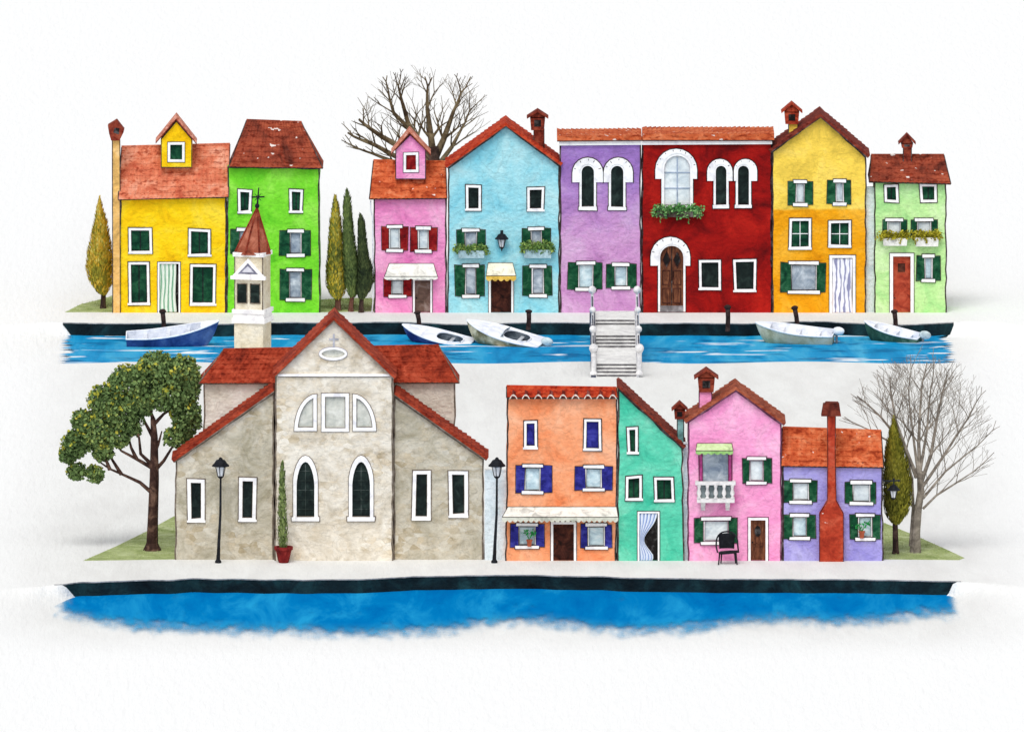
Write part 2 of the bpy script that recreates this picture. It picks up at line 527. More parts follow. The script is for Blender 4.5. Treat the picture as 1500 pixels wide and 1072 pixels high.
    def shuttered(s, r, xs, sh=None, mat=None, bars=(0, 0), cap=True, lift=0):
        """pane between two open shutters, white lintel and sill"""
        sh, mat = sh or SHGREEN, mat or GLASS
        x0, y0, x1, y1 = r
        a, b = xs
        hole = s.quad((a, y0 + 4, b, y1 - 4), .5)
        w_ = s.pane('window', hole, mat)
        mb = MB()
        mb.ring(inset(hole, -.04), inset(hole, .06), s.Y - .03, s.Y + .09)
        mb.ring(inset(hole, .06), inset(hole, .085), s.Y - .01, s.Y + .095, 1)
        xa, xb = hole[0][0], hole[1][0]
        za, zb = hole[0][1], hole[2][1]
        nx, nz = bars
        for k in range(nx):
            x = xa + (xb - xa) * (k + 1) / (nx + 1)
            mb.box(x - .02, x + .02, s.Y + .05, s.Y + .1, za, zb)
        for k in range(nz):
            z = za + (zb - za) * (k + 1) / (nz + 1)
            mb.box(xa, xb, s.Y + .052, s.Y + .098, z - .02, z + .02)
        s.part('frame', mb, [WHITE, s.line], w_)
        mb = MB()
        l = s.quad((a - 3, y0, b + 3, y0 + 4.2), .5)
        mb.prism(l, s.Y - .12, s.Y + .02)
        mb.ring(inset(l, -.055), l, s.Y - .06, s.Y + .01, 1)
        s.part('lintel', mb, [WHITE, s.line], w_)
        mb = MB()
        l = s.quad((a - 4, y1 - 4.2, b + 4, y1), .5)
        mb.prism(l, s.Y - .16, s.Y + .02)
        mb.ring(inset(l, -.055), l, s.Y - .06, s.Y + .01, 1)
        s.part('sill', mb, [WHITE, s.line], w_)
        for q0, q1 in ((x0, a - .5), (b + .5, x1)):
            mb = MB()
            q = s.quad((q0, y0 + 2.2, q1, y1 - 2.6), .8)
            mb.prism(q, s.Y - .055, s.Y - .02)
            mb.ring(q, inset(q, .07), s.Y - .085, s.Y - .05)
            mb.ring(inset(q, -.05), q, s.Y - .045, s.Y - .018, 1)
            za, zb = q[0][1] + .09, q[2][1] - .09
            xa, xb = min(v[0] for v in q) + .09, max(v[0] for v in q) - .09
            z = za
            while z < zb - .03:
                mb.box(xa, xb, s.Y - .075, s.Y - .05, z, z + .06)
                z += .13
            mb.box(min(v[0] for v in q) + .02, max(v[0] for v in q) - .02, s.Y - .092, s.Y - .05, (za + zb) / 2 - .04, (za + zb) / 2 + .04)
            s.part('shutter', mb, [sh, s.line], w_)
        return w_
    def arched(s, pane, hood=None, mat=None, jamb=3.0, name='window', ticks=5, sill=True, label=None):
        """round-headed opening with a white stone hood"""
        x0, y0, x1, y1 = pane
        hole = arch(x0, x1, y0, y1, s.Y)
        w_ = s.pane(name, hole, mat or BLACKGREEN, label)
        jo = arch(x0 - jamb, x1 + jamb, y0 - jamb, y1, s.Y)
        mb = MB()
        mb.ring(jo, hole, s.Y - .06, s.Y + .04, 0, closed=False)
        mb.ring(inset(jo, -.06), jo, s.Y - .035, s.Y + .01, 1, closed=False)
        s.part('frame', mb, [WHITE, s.line], w_)
        if hood:
            hx0, hy0, hx1, hy1 = hood
            ho = arch(hx0, hx1, hy0, hy1, s.Y)
            hi = arch(x0 - jamb + .4, x1 + jamb - .4, y0 - jamb + .4, hy1, s.Y)
            mb = MB()
            mb.ring(ho, hi, s.Y - .11, s.Y - .02, 0, closed=False)
            mb.ring(inset(ho, -.065), ho, s.Y - .06, s.Y + .01, 1, closed=False)
            cx, cy = (hx0 + hx1) / 2, hy0 + (hx1 - hx0) / 2
            Ro, Ri = (hx1 - hx0) / 2 - 1, (x1 - x0) / 2 + jamb + 2
            for k in range(ticks):
                t = math.pi * (k + .7 + rnd.uniform(-.15, .15)) / (ticks + .4)
                f = rnd.uniform(.35, .75)
                ra, rb = Ri + (Ro - Ri) * (1 - f), Ro - .5
                dx, dy = math.cos(t), -math.sin(t)
                e = .45
                q = [P(cx + dx * ra - dy * e, cy + dy * ra + dx * e, s.Y), P(cx + dx * rb - dy * e, cy + dy * rb + dx * e, s.Y),
                     P(cx + dx * rb + dy * e, cy + dy * rb - dx * e, s.Y), P(cx + dx * ra + dy * e, cy + dy * ra - dx * e, s.Y)]
                mb.prism(q, s.Y - .122, s.Y - .1, 1)
            s.part('hood', mb, [WHITE, s.line], w_)
        if sill:
            mb = MB()
            l = s.quad((x0 - jamb - 1, y1, x1 + jamb + 1, y1 + 5), .5)
            mb.prism(l, s.Y - .13, s.Y + .02)
            mb.ring(inset(l, -.055), l, s.Y - .05, s.Y + .01, 1)
            s.part('sill', mb, [WHITE, s.line], w_)
        return w_
    def door(s, r, mat, fw=3.0, panels=True, knob=True, frame=None, name='door', label=None):
        x0, y0, x1, y1 = r
        o = [P(x0, y1, s.Y), P(x1, y1, s.Y), P(x1, y0, s.Y), P(x0, y0, s.Y)]
        o = [(x, max(z, .0) if k > 1 else .004) for k, (x, z) in enumerate(o)]
        f = fw / s.k
        i = [(o[0][0] + f, .004), (o[1][0] - f, .004), (o[2][0] - f, o[2][1] - f), (o[3][0] + f, o[3][1] - f)]
        d_ = s.pane(name, i, mat, label, d=.12)
        mb = MB()
        a = [o[0], o[3], o[2], o[1]]
        b = [i[0], i[3], i[2], i[1]]
        mb.ring(a, b, s.Y - .06, s.Y + .03, 0, closed=False)
        c = [(o[0][0] - .045, .004), (o[3][0] - .045, o[3][1] + .045), (o[2][0] + .045, o[2][1] + .045), (o[1][0] + .045, .004)]
        mb.ring(c, a, s.Y - .04, s.Y + .01, 1, closed=False)
        s.part('frame', mb, [frame or WHITE, s.line], d_)
        if panels:
            mb = MB()
            w2 = (i[1][0] - i[0][0])
            zt = i[2][1]
            for z0, z1 in ((.15, zt * .36), (zt * .42, zt * .92)):
                q = [(i[0][0] + w2 * .16, z0), (i[1][0] - w2 * .16, z0), (i[1][0] - w2 * .16, z1), (i[0][0] + w2 * .16, z1)]
                mb.ring(q, inset(q, .06), s.Y + .085, s.Y + .125)
            s.part('panel_moulding', mb, mat, d_)
        if knob:
            mb = MB()
            mb.ball((i[0][0] + .12, s.Y + .07, zt * .45 if panels else 1.0), .05, 8)
            s.part('handle', mb, BLACK, d_)
        return d_
    def curtain(s, door, r, mat, tied=False, waves=5):
        x0, y0, x1, y1 = r
        mb = MB()
        nx, nz = 28, 14
        V = []
        for j in range(nz + 1):
            v = j / nz
            for i in range(nx + 1):
                u = i / nx
                px = x0 + (x1 - x0) * u
                if tied:
                    wd = 1 - .80 * math.exp(-((v - .55) / .30) ** 2) * .92
                    wd = min(wd, 1 - .55 * max(0, v - .5)) if v > .55 else wd
                    px = x0 + (x1 - x0) * u * wd
                else:
                    px += 1.6 * math.sin(v * 5 + u * 2) * v
                X, Z = P(px, y0 + (y1 - y0) * v, s.Y)
                V.append((X, s.Y + .03 + .045 * math.sin(u * waves * 6.28 + v * 1.2), max(Z, .02)))
        Fc = [(j * (nx + 1) + i, j * (nx + 1) + i + 1, (j + 1) * (nx + 1) + i + 1, (j + 1) * (nx + 1) + i) for j in range(nz) for i in range(nx)]
        mb.add(V, Fc)
        o = s.part('curtain', mb, mat, door, smooth=True)
        uv = o.data.uv_layers.new(name='UVMap')
        for lp in o.data.loops:
            k = lp.vertex_index
            uv.data[lp.index].uv = ((k % (nx + 1)) / nx, 1 - (k // (nx + 1)) / nz)
        return o
    def awning(s, top, bot, mat, drop=6, lip=None, out=.9, name='awning', scal=8):
        """sloping canvas with a scalloped valance; px rows at top and front edge"""
        (ax0, ay, ax1), (bx0, by, bx1) = top, bot
        Yo = s.Y - out
        a0, a1 = P(ax0, ay, s.Y), P(ax1, ay, s.Y)
        b0, b1 = P(bx0, by, Yo), P(bx1, by, Yo)
        mb = MB()
        n = 24
        for k in range(n):
            u0, u1 = k / n, (k + 1) / n
            L = lambda p, q, u: (p[0] + (q[0] - p[0]) * u, p[1] + (q[1] - p[1]) * u)
            p0, p1, q0, q1 = L(a0, a1, u0), L(a0, a1, u1), L(b0, b1, u0), L(b0, b1, u1)
            mb.add([(p0[0], s.Y - .02, p0[1]), (p1[0], s.Y - .02, p1[1]), (q1[0], Yo, q1[1]), (q0[0], Yo, q0[1])], [(0, 1, 2, 3)])
        mb.add([(a0[0], s.Y - .02, a0[1]), (b0[0], Yo, b0[1]), (a0[0], s.Y - .02, b0[1])], [(0, 1, 2)])
        mb.add([(a1[0], s.Y - .02, a1[1]), (b1[0], Yo, b1[1]), (a1[0], s.Y - .02, b1[1])], [(0, 1, 2)])
        o = s.part(name, mb, mat)
        mb = MB()
        m = scal * 8
        pts = [(b0[0], b0[1] + .01)]
        h = drop / s.k
        low = []
        for k in range(m + 1):
            u = k / m
            ph = (u * scal) % 1
            low.append((b0[0] + (b1[0] - b0[0]) * u, b0[1] + (b1[1] - b0[1]) * u - h * (.62 + .38 * math.sin(math.pi * ph))))
        mb.prism([(b1[0], b1[1] + .01)] + pts + low, Yo - .02, Yo + .01)
        s.part('valance', mb, lip or mat, o)
        mb = MB()
        ln = [(b0[0], Yo - .02, b0[1]), (b1[0], Yo - .02, b1[1])]
        mb.tube(ln, .022, 5); mb.tube([(a0[0], s.Y - .03, a0[1]), (a1[0], s.Y - .03, a1[1])], .022, 5)
        mb.tube([(a0[0], s.Y - .03, a0[1]), ln[0]], .02, 5); mb.tube([(a1[0], s.Y - .03, a1[1]), ln[1]], .02, 5)
        s.part('awning_frame', mb, s.line, o)
        return o
    # -- roofs
    def gable_roof(s, pts, mat, thick=4.5, over=.42, saw=.32, name='roof', Y=None, depth=None, amp=.05):
        """pts: px of the wall-top line from left to right; stepped tile courses along the top"""
        Y = s.Y if Y is None else Y
        depth = s.depth if depth is None else depth
        p = [Vector(P(x, y, Y)) for x, y in pts]
        t = thick / s.k
        up = []
        for si, (a, b) in enumerate(zip(p, p[1:])):
            L = (b - a).length
            n = max(2, int(L / saw))
            rise = b.y > a.y
            nr = Vector((-(b - a).y, (b - a).x)).normalized() * t
            if si:
                pa = (a - p[si - 1]).normalized(); pb = (b - a).normalized()
                n1, n2 = Vector((-pa.y, pa.x)), Vector((-pb.y, pb.x))
                mm = (n1 + n2).normalized()
                up = up[:-1] + [a + mm * (t / mm.dot(n1) + amp * .8)]
            for k in range(1 if si else 0, n):
                c0, c1 = a.lerp(b, k / n) + nr, a.lerp(b, (k + 1) / n) + nr
                j = rnd.uniform(.6, 1.3) * amp
                j2 = nr.normalized() * j
                if rise: up += [c0 + j2, c1 - j2 * .3]
                else: up += [c0 - j2 * .3, c1 + j2]
        mb = MB()
        poly = [(q.x, q.y) for q in p] + [(q.x, q.y) for q in reversed(up)]
        mb.prism(poly, Y - over, Y + depth + over)
        lower = [(q.x, q.y) for q in p]
        # dark under-line of the eave
        nr = t * .3
        mb.ring(lower, [(x, z + .07) for x, z in lower], Y - over - .012, Y - over + .02, 1, closed=False)
        return s.part(name, mb, [mat, s.line])
    def slope_roof(s, TL, TR, BR, BL, mat, over=.42, name='roof', Y=None, depth=None, tile=.3, course=.42, relief=.045, ribs=True):
        Y = s.Y if Y is None else Y
        depth = s.depth if depth is None else depth
        Ye, Yr = Y - over, Y + depth / 2
        q = lambda p, y: Vector((P(p[0], p[1], y)[0], y, P(p[0], p[1], y)[1]))
        tl, tr, br, bl = q(TL, Yr), q(TR, Yr), q(BR, Ye), q(BL, Ye)
        nrm = (br - bl).cross(tl - bl).normalized()
        if nrm.y > 0: nrm = -nrm
        W, H = (br - bl).length, (tl - bl).length
        nx, rows = int(W / tile) * 6, max(3, int(H / course))
        mb = MB()
        V, Fc = [], []
        lines = []
        for r in range(rows):
            lines += [(r / rows, .035), ((r + .97) / rows, .0)]
        sh = [rnd.uniform(-.5, .5) for _ in lines]
        for li, (v, lift) in enumerate(lines):
            a, b = bl.lerp(tl, v), br.lerp(tr, v)
            for i in range(nx + 1):
                u = i / nx
                ph = u * nx / 6 * math.pi
                off = relief * abs(math.sin(ph)) + lift + .02 * mnoise.noise(Vector((u * W * 1.2, v * H * 1.2, s.Y)))
                V.append(a.lerp(b, u) + nrm * off)
        for r in range(len(lines) - 1):
            for i in range(nx):
                k = r * (nx + 1) + i
                Fc.append((k, k + 1, k + nx + 2, k + nx + 1))
        mb.add(V, Fc)
        # soffit, rear slope and hips close the roof
        rb = Vector((br.x, Y + depth + over, br.z)); lb = Vector((bl.x, Y + depth + over, bl.z))
        mb.add([bl - nrm * .05, br - nrm * .05, tr, tl, rb, lb], [(0, 1, 4, 5), (3, 2, 4, 5), (0, 3, 5), (1, 2, 4)])
        mb.tube([tl + Vector((0, 0, .03)), tr + Vector((0, 0, .03))], .09, 6)
        mb.add([bl - nrm * .06, br - nrm * .06, br + nrm * .03, bl + nrm * .03], [(0, 1, 2, 3)], 1)
        for a, b in ((bl, tl), (br, tr)): mb.tube([a + nrm * .05, b + nrm * .03], .035, 5, 1)
        return s.part(name, mb, [mat, s.line])
    def chimney(s, x0, x1, ytop, ybot, mat, cap, dy=1.6, capmat=None, style='house'):
        """stack with a little tiled hood; cap=(x0,x1,yapex,yeave,ybottom)"""
        capmat = capmat or TERRA
        Y = s.Y + dy
        X0, Z1 = P(x0, ytop, Y); X1, Z0 = P(x1, ybot, Y)
        mb = MB()
        wv = X1 - X0
        mb.box(X0, X1, Y - wv / 2, Y + wv / 2, Z0, Z1)
        for x in (X0, X1):
            mb.box(x - .03, x + .03, Y - wv / 2 - .012, Y - wv / 2 + .03, Z0, Z1, 1)
        st = s.part('chimney', mb, [mat, s.line])
        cx0, cx1, ya, ye, yb = cap
        A0, ZE = P(cx0, ye, Y); A1, ZA = P(cx1, ya, Y); _, ZB = P(cx0, yb, Y)
        mid = (A0 + A1) / 2
        bw = (A1 - A0) * .36
        mb = MB()
        d = bw
        mb.prism([(mid - bw * .85, ZB), (mid + bw * .85, ZB), (mid + bw, ZE + .05), (mid - bw, ZE + .05)], Y - d, Y + d)
        mb.box(mid - bw * .45, mid + bw * .45, Y - d - .012, Y, ZB + (ZE - ZB) * .3, ZB + (ZE - ZB) * .85, 1)
        th = .10
        mb.prism([(A0, ZE - .04), (mid, ZA - th * 1.3), (A1, ZE - .04), (A1 + .02, ZE + th * .8), (mid, ZA), (A0 - .02, ZE + th * .8)], Y - d - .2, Y + d + .2)
        mb.prism([(mid - bw, ZE), (mid + bw, ZE), (mid, ZA - th)], Y - d, Y + d)
        s.part('chimney_cap', mb, [capmat, DARKROOM], st)
        return st
    def dormer(s, wx0, wx1, ye, yb, apex, roof, win, wmat, mat, roofmat, Y):
        """gabled dormer: wall px box + apex, roof px (left, apex, right)"""
        d = 1.4
        hole = s.quad(win, .4)
        inner = inset(hole, 3.6 / s.k)
        poly = [P(wx0, yb, Y), P(wx1, yb, Y), P(wx1, ye, Y), P(apex[0], apex[1], Y), P(wx0, ye, Y)]
        mb = MB()
        lp = [poly, inner]
        vs, tr = fill(lp)
        mb.add([(x, Y, z) for x, z in vs], tr)
        n = 5
        mb.add([(x, Y, z) for x, z in poly] + [(x, Y + d, z) for x, z in poly], [(i, (i + 1) % n, n + (i + 1) % n, n + i) for i in range(n)])
        mb.ring(poly, inset(poly, .06), Y - .012, Y + .01, 1)
        dm = s.part('dormer', mb, [mat, s.line])
        mb = MB()
        (ax, ay), (bx, by), (cx, cy) = roof
        L, A, Rr = Vector(P(ax, ay, Y)), Vector(P(bx, by, Y)), Vector(P(cx, cy, Y))
        t = 5.5 / s.k
        mb.prism([(L.x, L.y - t), (A.x, A.y - t * 1.35), (Rr.x, Rr.y - t), (Rr.x, Rr.y), (A.x, A.y), (L.x, L.y)], Y - .22, Y + d)
        mb.ring([(L.x, L.y - t), (A.x, A.y - t * 1.35), (Rr.x, Rr.y - t)], [(L.x, L.y - t + .09), (A.x, A.y - t * 1.35 + .1), (Rr.x, Rr.y - t + .09)], Y - .235, Y - .2, 1, closed=False)
        s.part('dormer_roof', mb, [roofmat, DTERRA], dm)
        mb = MB()
        mb.ring(hole, inner, Y - .06, Y + .02)
        mb.ring(inset(hole, -.04), hole, Y - .04, Y + .01, 1)
        mb.prism(inset(inner, -.02), Y + .1, Y + .14, 2)
        xm = (inner[0][0] + inner[1][0]) / 2; zm = (inner[0][1] + inner[2][1]) / 2
        mb.box(xm - .02, xm + .02, Y + .07, Y + .11, inner[0][1], inner[2][1], 2)
        mb.box(inner[0][0], inner[1][0], Y + .072, Y + .108, zm - .02, zm + .02, 2)
        s.part('dormer_window', mb, [WHITE, s.line, wmat], dm)

def stripes(name, a, b, c, n, wave=.12):
    m, nt, bs, ob = newmat(name, .9, .1)
    uv = nt.nodes.new('ShaderNodeTexCoord').outputs['UV']
    sx = nt.nodes.new('ShaderNodeSeparateXYZ')
    nt.links.new(uv, sx.inputs[0])
    no = noise(nt, uv, 3.0, 2)
    u = math_(nt, 'ADD', sx.outputs[0], math_(nt, 'MULTIPLY', no, wave))
    f = math_(nt, 'FRACT', math_(nt, 'MULTIPLY', u, n))
    nt.links.new(ramp(nt, f, [(0, lin(a)), (.40, lin(a)), (.48, lin(b)), (.72, lin(b)), (.78, lin(c)), (.9, lin(a))]), bs.inputs['Base Color'])
    return m
CUR_GREEN = stripes('green_striped_curtain', (226, 232, 222), (120, 170, 138), (160, 190, 170), 4.2)
CUR_GREY = stripes('grey_striped_curtain', (242, 242, 248), (140, 142, 176), (196, 198, 216), 4.5, .35)
CUR_BLUE = stripes('blue_striped_curtain', (224, 230, 242), (128, 150, 196), (176, 190, 222), 5)

# ------------------------------------------------------------------ ground, quays, water
def ground_mat(name, base_out, base_in, lo_in):
    m, nt, b, ob = newmat(name, .95, .05)
    sx = nt.nodes.new('ShaderNodeSeparateXYZ')
    nt.links.new(ob, sx.inputs[0])
    yc = (G(750, 560).y); 
    n0 = noise(nt, mapping(nt, ob, (1, .25, 1)), .12, 4, .6)
    ax = mapr(nt, math_(nt, 'ABSOLUTE', sx.outputs[0]), 25, 34, 1, 0, True)
    ya = mapr(nt, sx.outputs[1], G(0, 945).y, G(0, 880).y, 0, 1, True)
    yb = mapr(nt, sx.outputs[1], G(0, 440).y, G(0, 250).y, 1, 0, True)
    f = math_(nt, 'MULTIPLY', math_(nt, 'MULTIPLY', ax, ya), math_(nt, 'MULTIPLY', yb, mapr(nt, n0, .3, .6, .75, 1)))
    cin = ramp(nt, noise(nt, mapping(nt, ob, (1, .2, 1)), .5, 5, .6, .5), [(.3, lin(lo_in)), (.65, lin(base_in))])
    col = mixc(nt, f, lin(base_out), cin)
    nt.links.new(col, b.inputs['Base Color'])
    bp = nd(nt, 'ShaderNodeBump', Strength=.45, Distance=.25)
    nt.links.new(noise(nt, mapping(nt, ob, (1, .13, 1)), 2.6, 3, .55), bp.inputs['Height'])
    nt.links.new(bp.outputs[0], b.inputs['Normal'])
    return m
PAVE = ground_mat('pale_ground', (244, 244, 243), (231, 231, 228), (220, 219, 216))
QUAYM = wash('quay_stone', (14, 34, 40), lo=(5, 14, 20), hi=(28, 62, 66), scale=.35, tide=.2, grain=.2, bump=.6, rough=.8)
COPING = plain('coping_line', (150, 150, 152))
def qpx(x, Y): return 750 + x * S(Y)
def ends(px, xl, xr, tl, tr):
    h = max(0.0, min(1.0, (px - xl) / tl, (xr - px) / tr))
    return h * h * (3 - 2 * h)
QLINE = [(-900, 856), (78, 856), (130, 852), (200, 849.5), (300, 847), (420, 848.5), (520, 848), (620, 843.5), (760, 841.5), (860, 843.5), (940, 846), (1080, 847.5), (1240, 848), (1412, 851), (2400, 851)]
def front_edge(x):
    px = qpx(x, G(0, 849).y)
    for (a, ya), (b, yb) in zip(QLINE, QLINE[1:]):
        if px <= b:
            u = max(0, (px - a) / (b - a))
            py = ya + (yb - ya) * u * u * (3 - 2 * u)
            break
    else: py = 851
    py += 1.1 * mnoise.noise(Vector((px * .03, 3, 3)))
    return G(0, py).y, ends(px, 78, 1410, 18, 7)
def canal_near(x):
    px = qpx(x, G(0, 531).y)
    return G(0, 531 + 1.5 * math.sin(px * .02)).y
def canal_far(x):
    px = qpx(x, G(0, 473).y)
    py = 473 + 4 * mnoise.noise(Vector((px * .008, 9, 0))) + .5 * mnoise.noise(Vector((px * .05, 9, 3)))
    return G(0, py).y, ends(px, 88, 1400, 22, 12)
# one ground sheet to the horizon, sunk under the two stretches of water
E = 9000
XS = [-E, -800, -200, -80, -60, -50] + [-45 + .25 * i for i in range(361)] + [50, 60, 80, 200, 800, E]
DEEP = -1.0
V = []
RF = [(-E, 0), (G(0, 1600).y, 0)]
for x in XS:
    yf, h = front_edge(x)
    yn = canal_near(x)
    yk, hk = canal_far(x)
    ya = G(0, 965).y
    col = [(-E, 0), (ya - 160, 0)]
    for q in range(1, 9):
        u = q / 8
        px = qpx(x, ya)
        col.append((ya - 160 + 160 * u, DEEP * ends(px, -500, 2000, 620, 620) * u * u * (3 - 2 * u)))
    for q in range(1, 26):
        tq = (1 - q / 26) ** 2.2
        col.append((yf - .3 + (ya - yf) * tq, DEEP * ends(px, 78 - 578 * tq ** .6, 1412 + 588 * tq ** .6, 18 + 602 * tq ** .6, 7 + 613 * tq ** .6)))
    hc = ends(qpx(x, yn), -300, 1800, 380, 380)
    col += [(yf - .02, DEEP * h), (yf, 0), (yf + 3, 0), (YF + 2, 0), (yn - 8, 0), (yn - .02, 0), (yn, DEEP * hc), *[(yk - .03 + (yn + .5 - yk) * (1 - q / 16) ** 1.8, DEEP * ends(qpx(x, yk), 88 - 388 * (1 - q / 16), 1400 + 400 * (1 - q / 16), 22 + 358 * (1 - q / 16), 12 + 368 * (1 - q / 16))) for q in range(1, 17)], (yk, 0), (yk + 2, 0), (YB + 3, 0), (YB + 60, 0), (E, 0)]
    V.append(col)
nr = len(V[0])
mb = MB()
mb.add([(x, y, z) for x, col in zip(XS, V) for y, z in col], [(i * nr + j, i * nr + j + 1, (i + 1) * nr + j + 1, (i + 1) * nr + j) for i in range(len(XS) - 1) for j in range(nr - 1)])
g = mb.build('ground', PAVE); tag(g, kind='structure')
def quay(edge):
    top = []
    for x in XS[6:-6]:
        y, h = edge(x)
        if h > .02: top.append((x, y, h))
    m = MB()
    k = len(top)
    m.add([(x, y - .04, -.05) for x, y, h in top] + [(x, y - .08, min(-.06, DEEP * h - .05)) for x, y, h in top], [(i, i + 1, k + i + 1, k + i) for i in range(k - 1)])
    m.add([(x, y + .02, .006) for x, y, h in top] + [(x, y - .06, .006) for x, y, h in top] + [(x, y - .06, -.055) for x, y, h in top],
          [(i, i + 1, k + i + 1, k + i) for i in range(k - 1)] + [(k + i, k + i + 1, 2 * k + i + 1, 2 * k + i) for i in range(k - 1)], 1)
    o = m.build('quay_wall', [QUAYM, COPING]); tag(o, kind='structure')
quay(front_edge)
quay(canal_far)

def water_mat(name, c, lo, hi, xl, xr, soft, streak=0, shore=None, nsc=(1.3, .3, 1)):
    m, nt, b, ob = newmat(name, .5, 0.0 if shore else .008)
    sx = nt.nodes.new('ShaderNodeSeparateXYZ')
    nt.links.new(ob, sx.inputs[0])
    n1 = noise(nt, mapping(nt, ob, (1, .16, 1)), .35, 6, .66, .6)
    col = ramp(nt, n1, [(.28, lin(lo)), (.5, lin(c)), (.72, lin(hi))])
    if streak:
        n3 = noise(nt, mapping(nt, ob, (.35, .5, 1)), 1.0, 4, .6, .3)
        col = mixc(nt, mapr(nt, n3, .52, .66, 0, .85), col, lin(scale_c(lo, .85)))
        n2 = noise(nt, mapping(nt, ob, (.16, .75, 1)), 1.0, 3, .55, .4)
        far = mapr(nt, math_(nt, 'ABSOLUTE', sx.outputs[0]), 14, 32, 0, .05)
        col = mixc(nt, mapr(nt, math_(nt, 'ADD', n2, far), streak, streak + .03, 0, .95), col, lin((244, 247, 248)))
    nt.links.new(col, b.inputs['Base Color'])
    bp = nd(nt, 'ShaderNodeBump', Strength=.25, Distance=.08)
    nt.links.new(noise(nt, mapping(nt, ob, (1, .35, 1)), 1.6, 3, .55), bp.inputs['Height'])
    nt.links.new(bp.outputs[0], b.inputs['Normal'])
    e = math_(nt, 'MINIMUM', mapr(nt, sx.outputs[0], xl, xl + soft[0], 0, 1), mapr(nt, sx.outputs[0], xr - soft[1], xr, 1, 0))
    amp, a0, a1 = 1.2, .34, .46
    if shore:
        # shallow edge where the wash runs out over the pale ground
        ys = [(G(px, py, WATER).x, G(px, py, WATER).y) for px, py in shore]
        y0, y1 = min(q[1] for q in ys), max(q[1] for q in ys)
        fc = nt.nodes.new('ShaderNodeFloatCurve')
        cv = fc.mapping.curves[0]
        tt = [((x - xl) / (xr - xl), (y - y0) / (y1 - y0)) for x, y in ys]
        cv.points[0].location = (max(0, tt[0][0]), tt[0][1]); cv.points[1].location = (min(1, tt[-1][0]), tt[-1][1])
        for q in tt[1:-1]: cv.points.new(*q)
        fc.mapping.update()
        nt.links.new(mapr(nt, sx.outputs[0], xl, xr, 0, 1), fc.inputs['Value'])
        edge = mapr(nt, fc.outputs[0], 0, 1, y0, y1)
        e = math_(nt, 'MINIMUM', e, mapr(nt, math_(nt, 'SUBTRACT', sx.outputs[1], edge), 0, 11, 0, 1))
        amp, a0, a1 = 1.0, .2, .95
        nt.links.new(mixc(nt, mapr(nt, e, .35, 1.0, .75, 0, True), col, lin((52, 168, 216))), b.inputs['Base Color'])
    ne = noise(nt, mapping(nt, ob, nsc), 1.0, 6, .62)
    a = math_(nt, 'ADD', e, math_(nt, 'MULTIPLY', math_(nt, 'SUBTRACT', ne, .5), amp))
    al = mapr(nt, a, a0, a1, 0, 1, True)
    tr = nt.nodes.new('ShaderNodeBsdfTransparent')
    mx = nt.nodes.new('ShaderNodeMixShader')
    out = nt.nodes['Material Output']
    nt.links.new(al, mx.inputs[0]); nt.links.new(tr.outputs[0], mx.inputs[1]); nt.links.new(b.outputs[0], mx.inputs[2])
    nt.links.new(mx.outputs[0], out.inputs[0])
    return m
def water(mat, pxl, pxr, ya, yb, pmid):
    m = MB()
    xa, xb = G(pxl, pmid, WATER).x, G(pxr, pmid, WATER).x
    m.add([(xa, ya, WATER), (xb, ya, WATER), (xb, yb, WATER), (xa, yb, WATER)], [(0, 1, 2, 3)])
    o = m.build('water', mat); tag(o, kind='structure')
SHORE = [(60, 908), (100, 918), (150, 929), (230, 938), (350, 942), (420, 942), (500, 946), (600, 944), (700, 934), (760, 928), (840, 934), (940, 942), (1010, 940), (1080, 930), (1150, 926), (1230, 929), (1320, 922), (1380, 916), (1420, 912)]
water(water_mat('front_water', (2, 122, 188), (0, 100, 172), (36, 158, 212), G(72, 880, WATER).x, G(1407, 880, WATER).x, (1.6, .9), shore=SHORE), 70, 1408, G(0, 965, WATER).y, G(750, 845).y + 1, 880)
water(water_mat('canal_water', (28, 150, 204), (2, 110, 170), (84, 184, 220), G(72, 500, WATER).x, G(1412, 500, WATER).x, (3.4, 3.2), streak=.63, nsc=(.10, .8, 1)), 66, 1414, G(0, 545).y, G(0, 472).y + 1, 500)

# lawns
GRASS = wash('grass', (166, 178, 120), lo=(138, 154, 92), hi=(190, 200, 150), scale=.5, tide=.15, grain=.2, bump=.6)
def lawn(pts, z=.012):
    m = MB()
    q = [G(x, y, 0) for x, y in pts]
    n = len(q)
    m.add([(p.x, p.y, z) for p in q] + [(p.x, p.y, z - .2) for p in q], [tuple(range(n))] + [(i, (i + 1) % n, n + (i + 1) % n, n + i) for i in range(n)])
    # short tufts along the sheet
    rg = random.Random(len(pts) + int(pts[0][0]))
    xs, ys = [p[0] for p in pts], [p[1] for p in pts]
    def inside(x, y):
        c = False
        for i in range(n):
            (x1, y1), (x2, y2) = pts[i], pts[i - 1]
            if (y1 > y) != (y2 > y) and x < (x2 - x1) * (y - y1) / (y2 - y1) + x1: c = not c
        return c
    for _ in range(1500):
        x, y = rg.uniform(min(xs), max(xs)), rg.uniform(min(ys), max(ys))
        if inside(x, y):
            p = G(x, y, z)
            h = rg.uniform(.04, .12); a = rg.uniform(-.05, .05)
            m.add([(p.x - .02, p.y, z), (p.x + .02, p.y, z), (p.x + a, p.y, z + h)], [(0, 1, 2)])
    o = m.build('grass', GRASS); tag(o, kind='stuff')
lawn([(122, 821), (170, 800), (215, 778), (262, 752), (300, 740), (300, 816), (258, 819)])
lawn([(1280, 762), (1296, 766), (1340, 784), (1385, 804), (1413, 817), (1405, 820), (1296, 819), (1280, 819)])
lawn([(95, 457.5), (118, 446), (150, 438), (182, 428), (182, 456), (172, 457.5)])
lawn([(455, 440), (500, 437), (560, 437), (560, 456), (470, 457.5), (455, 457)])

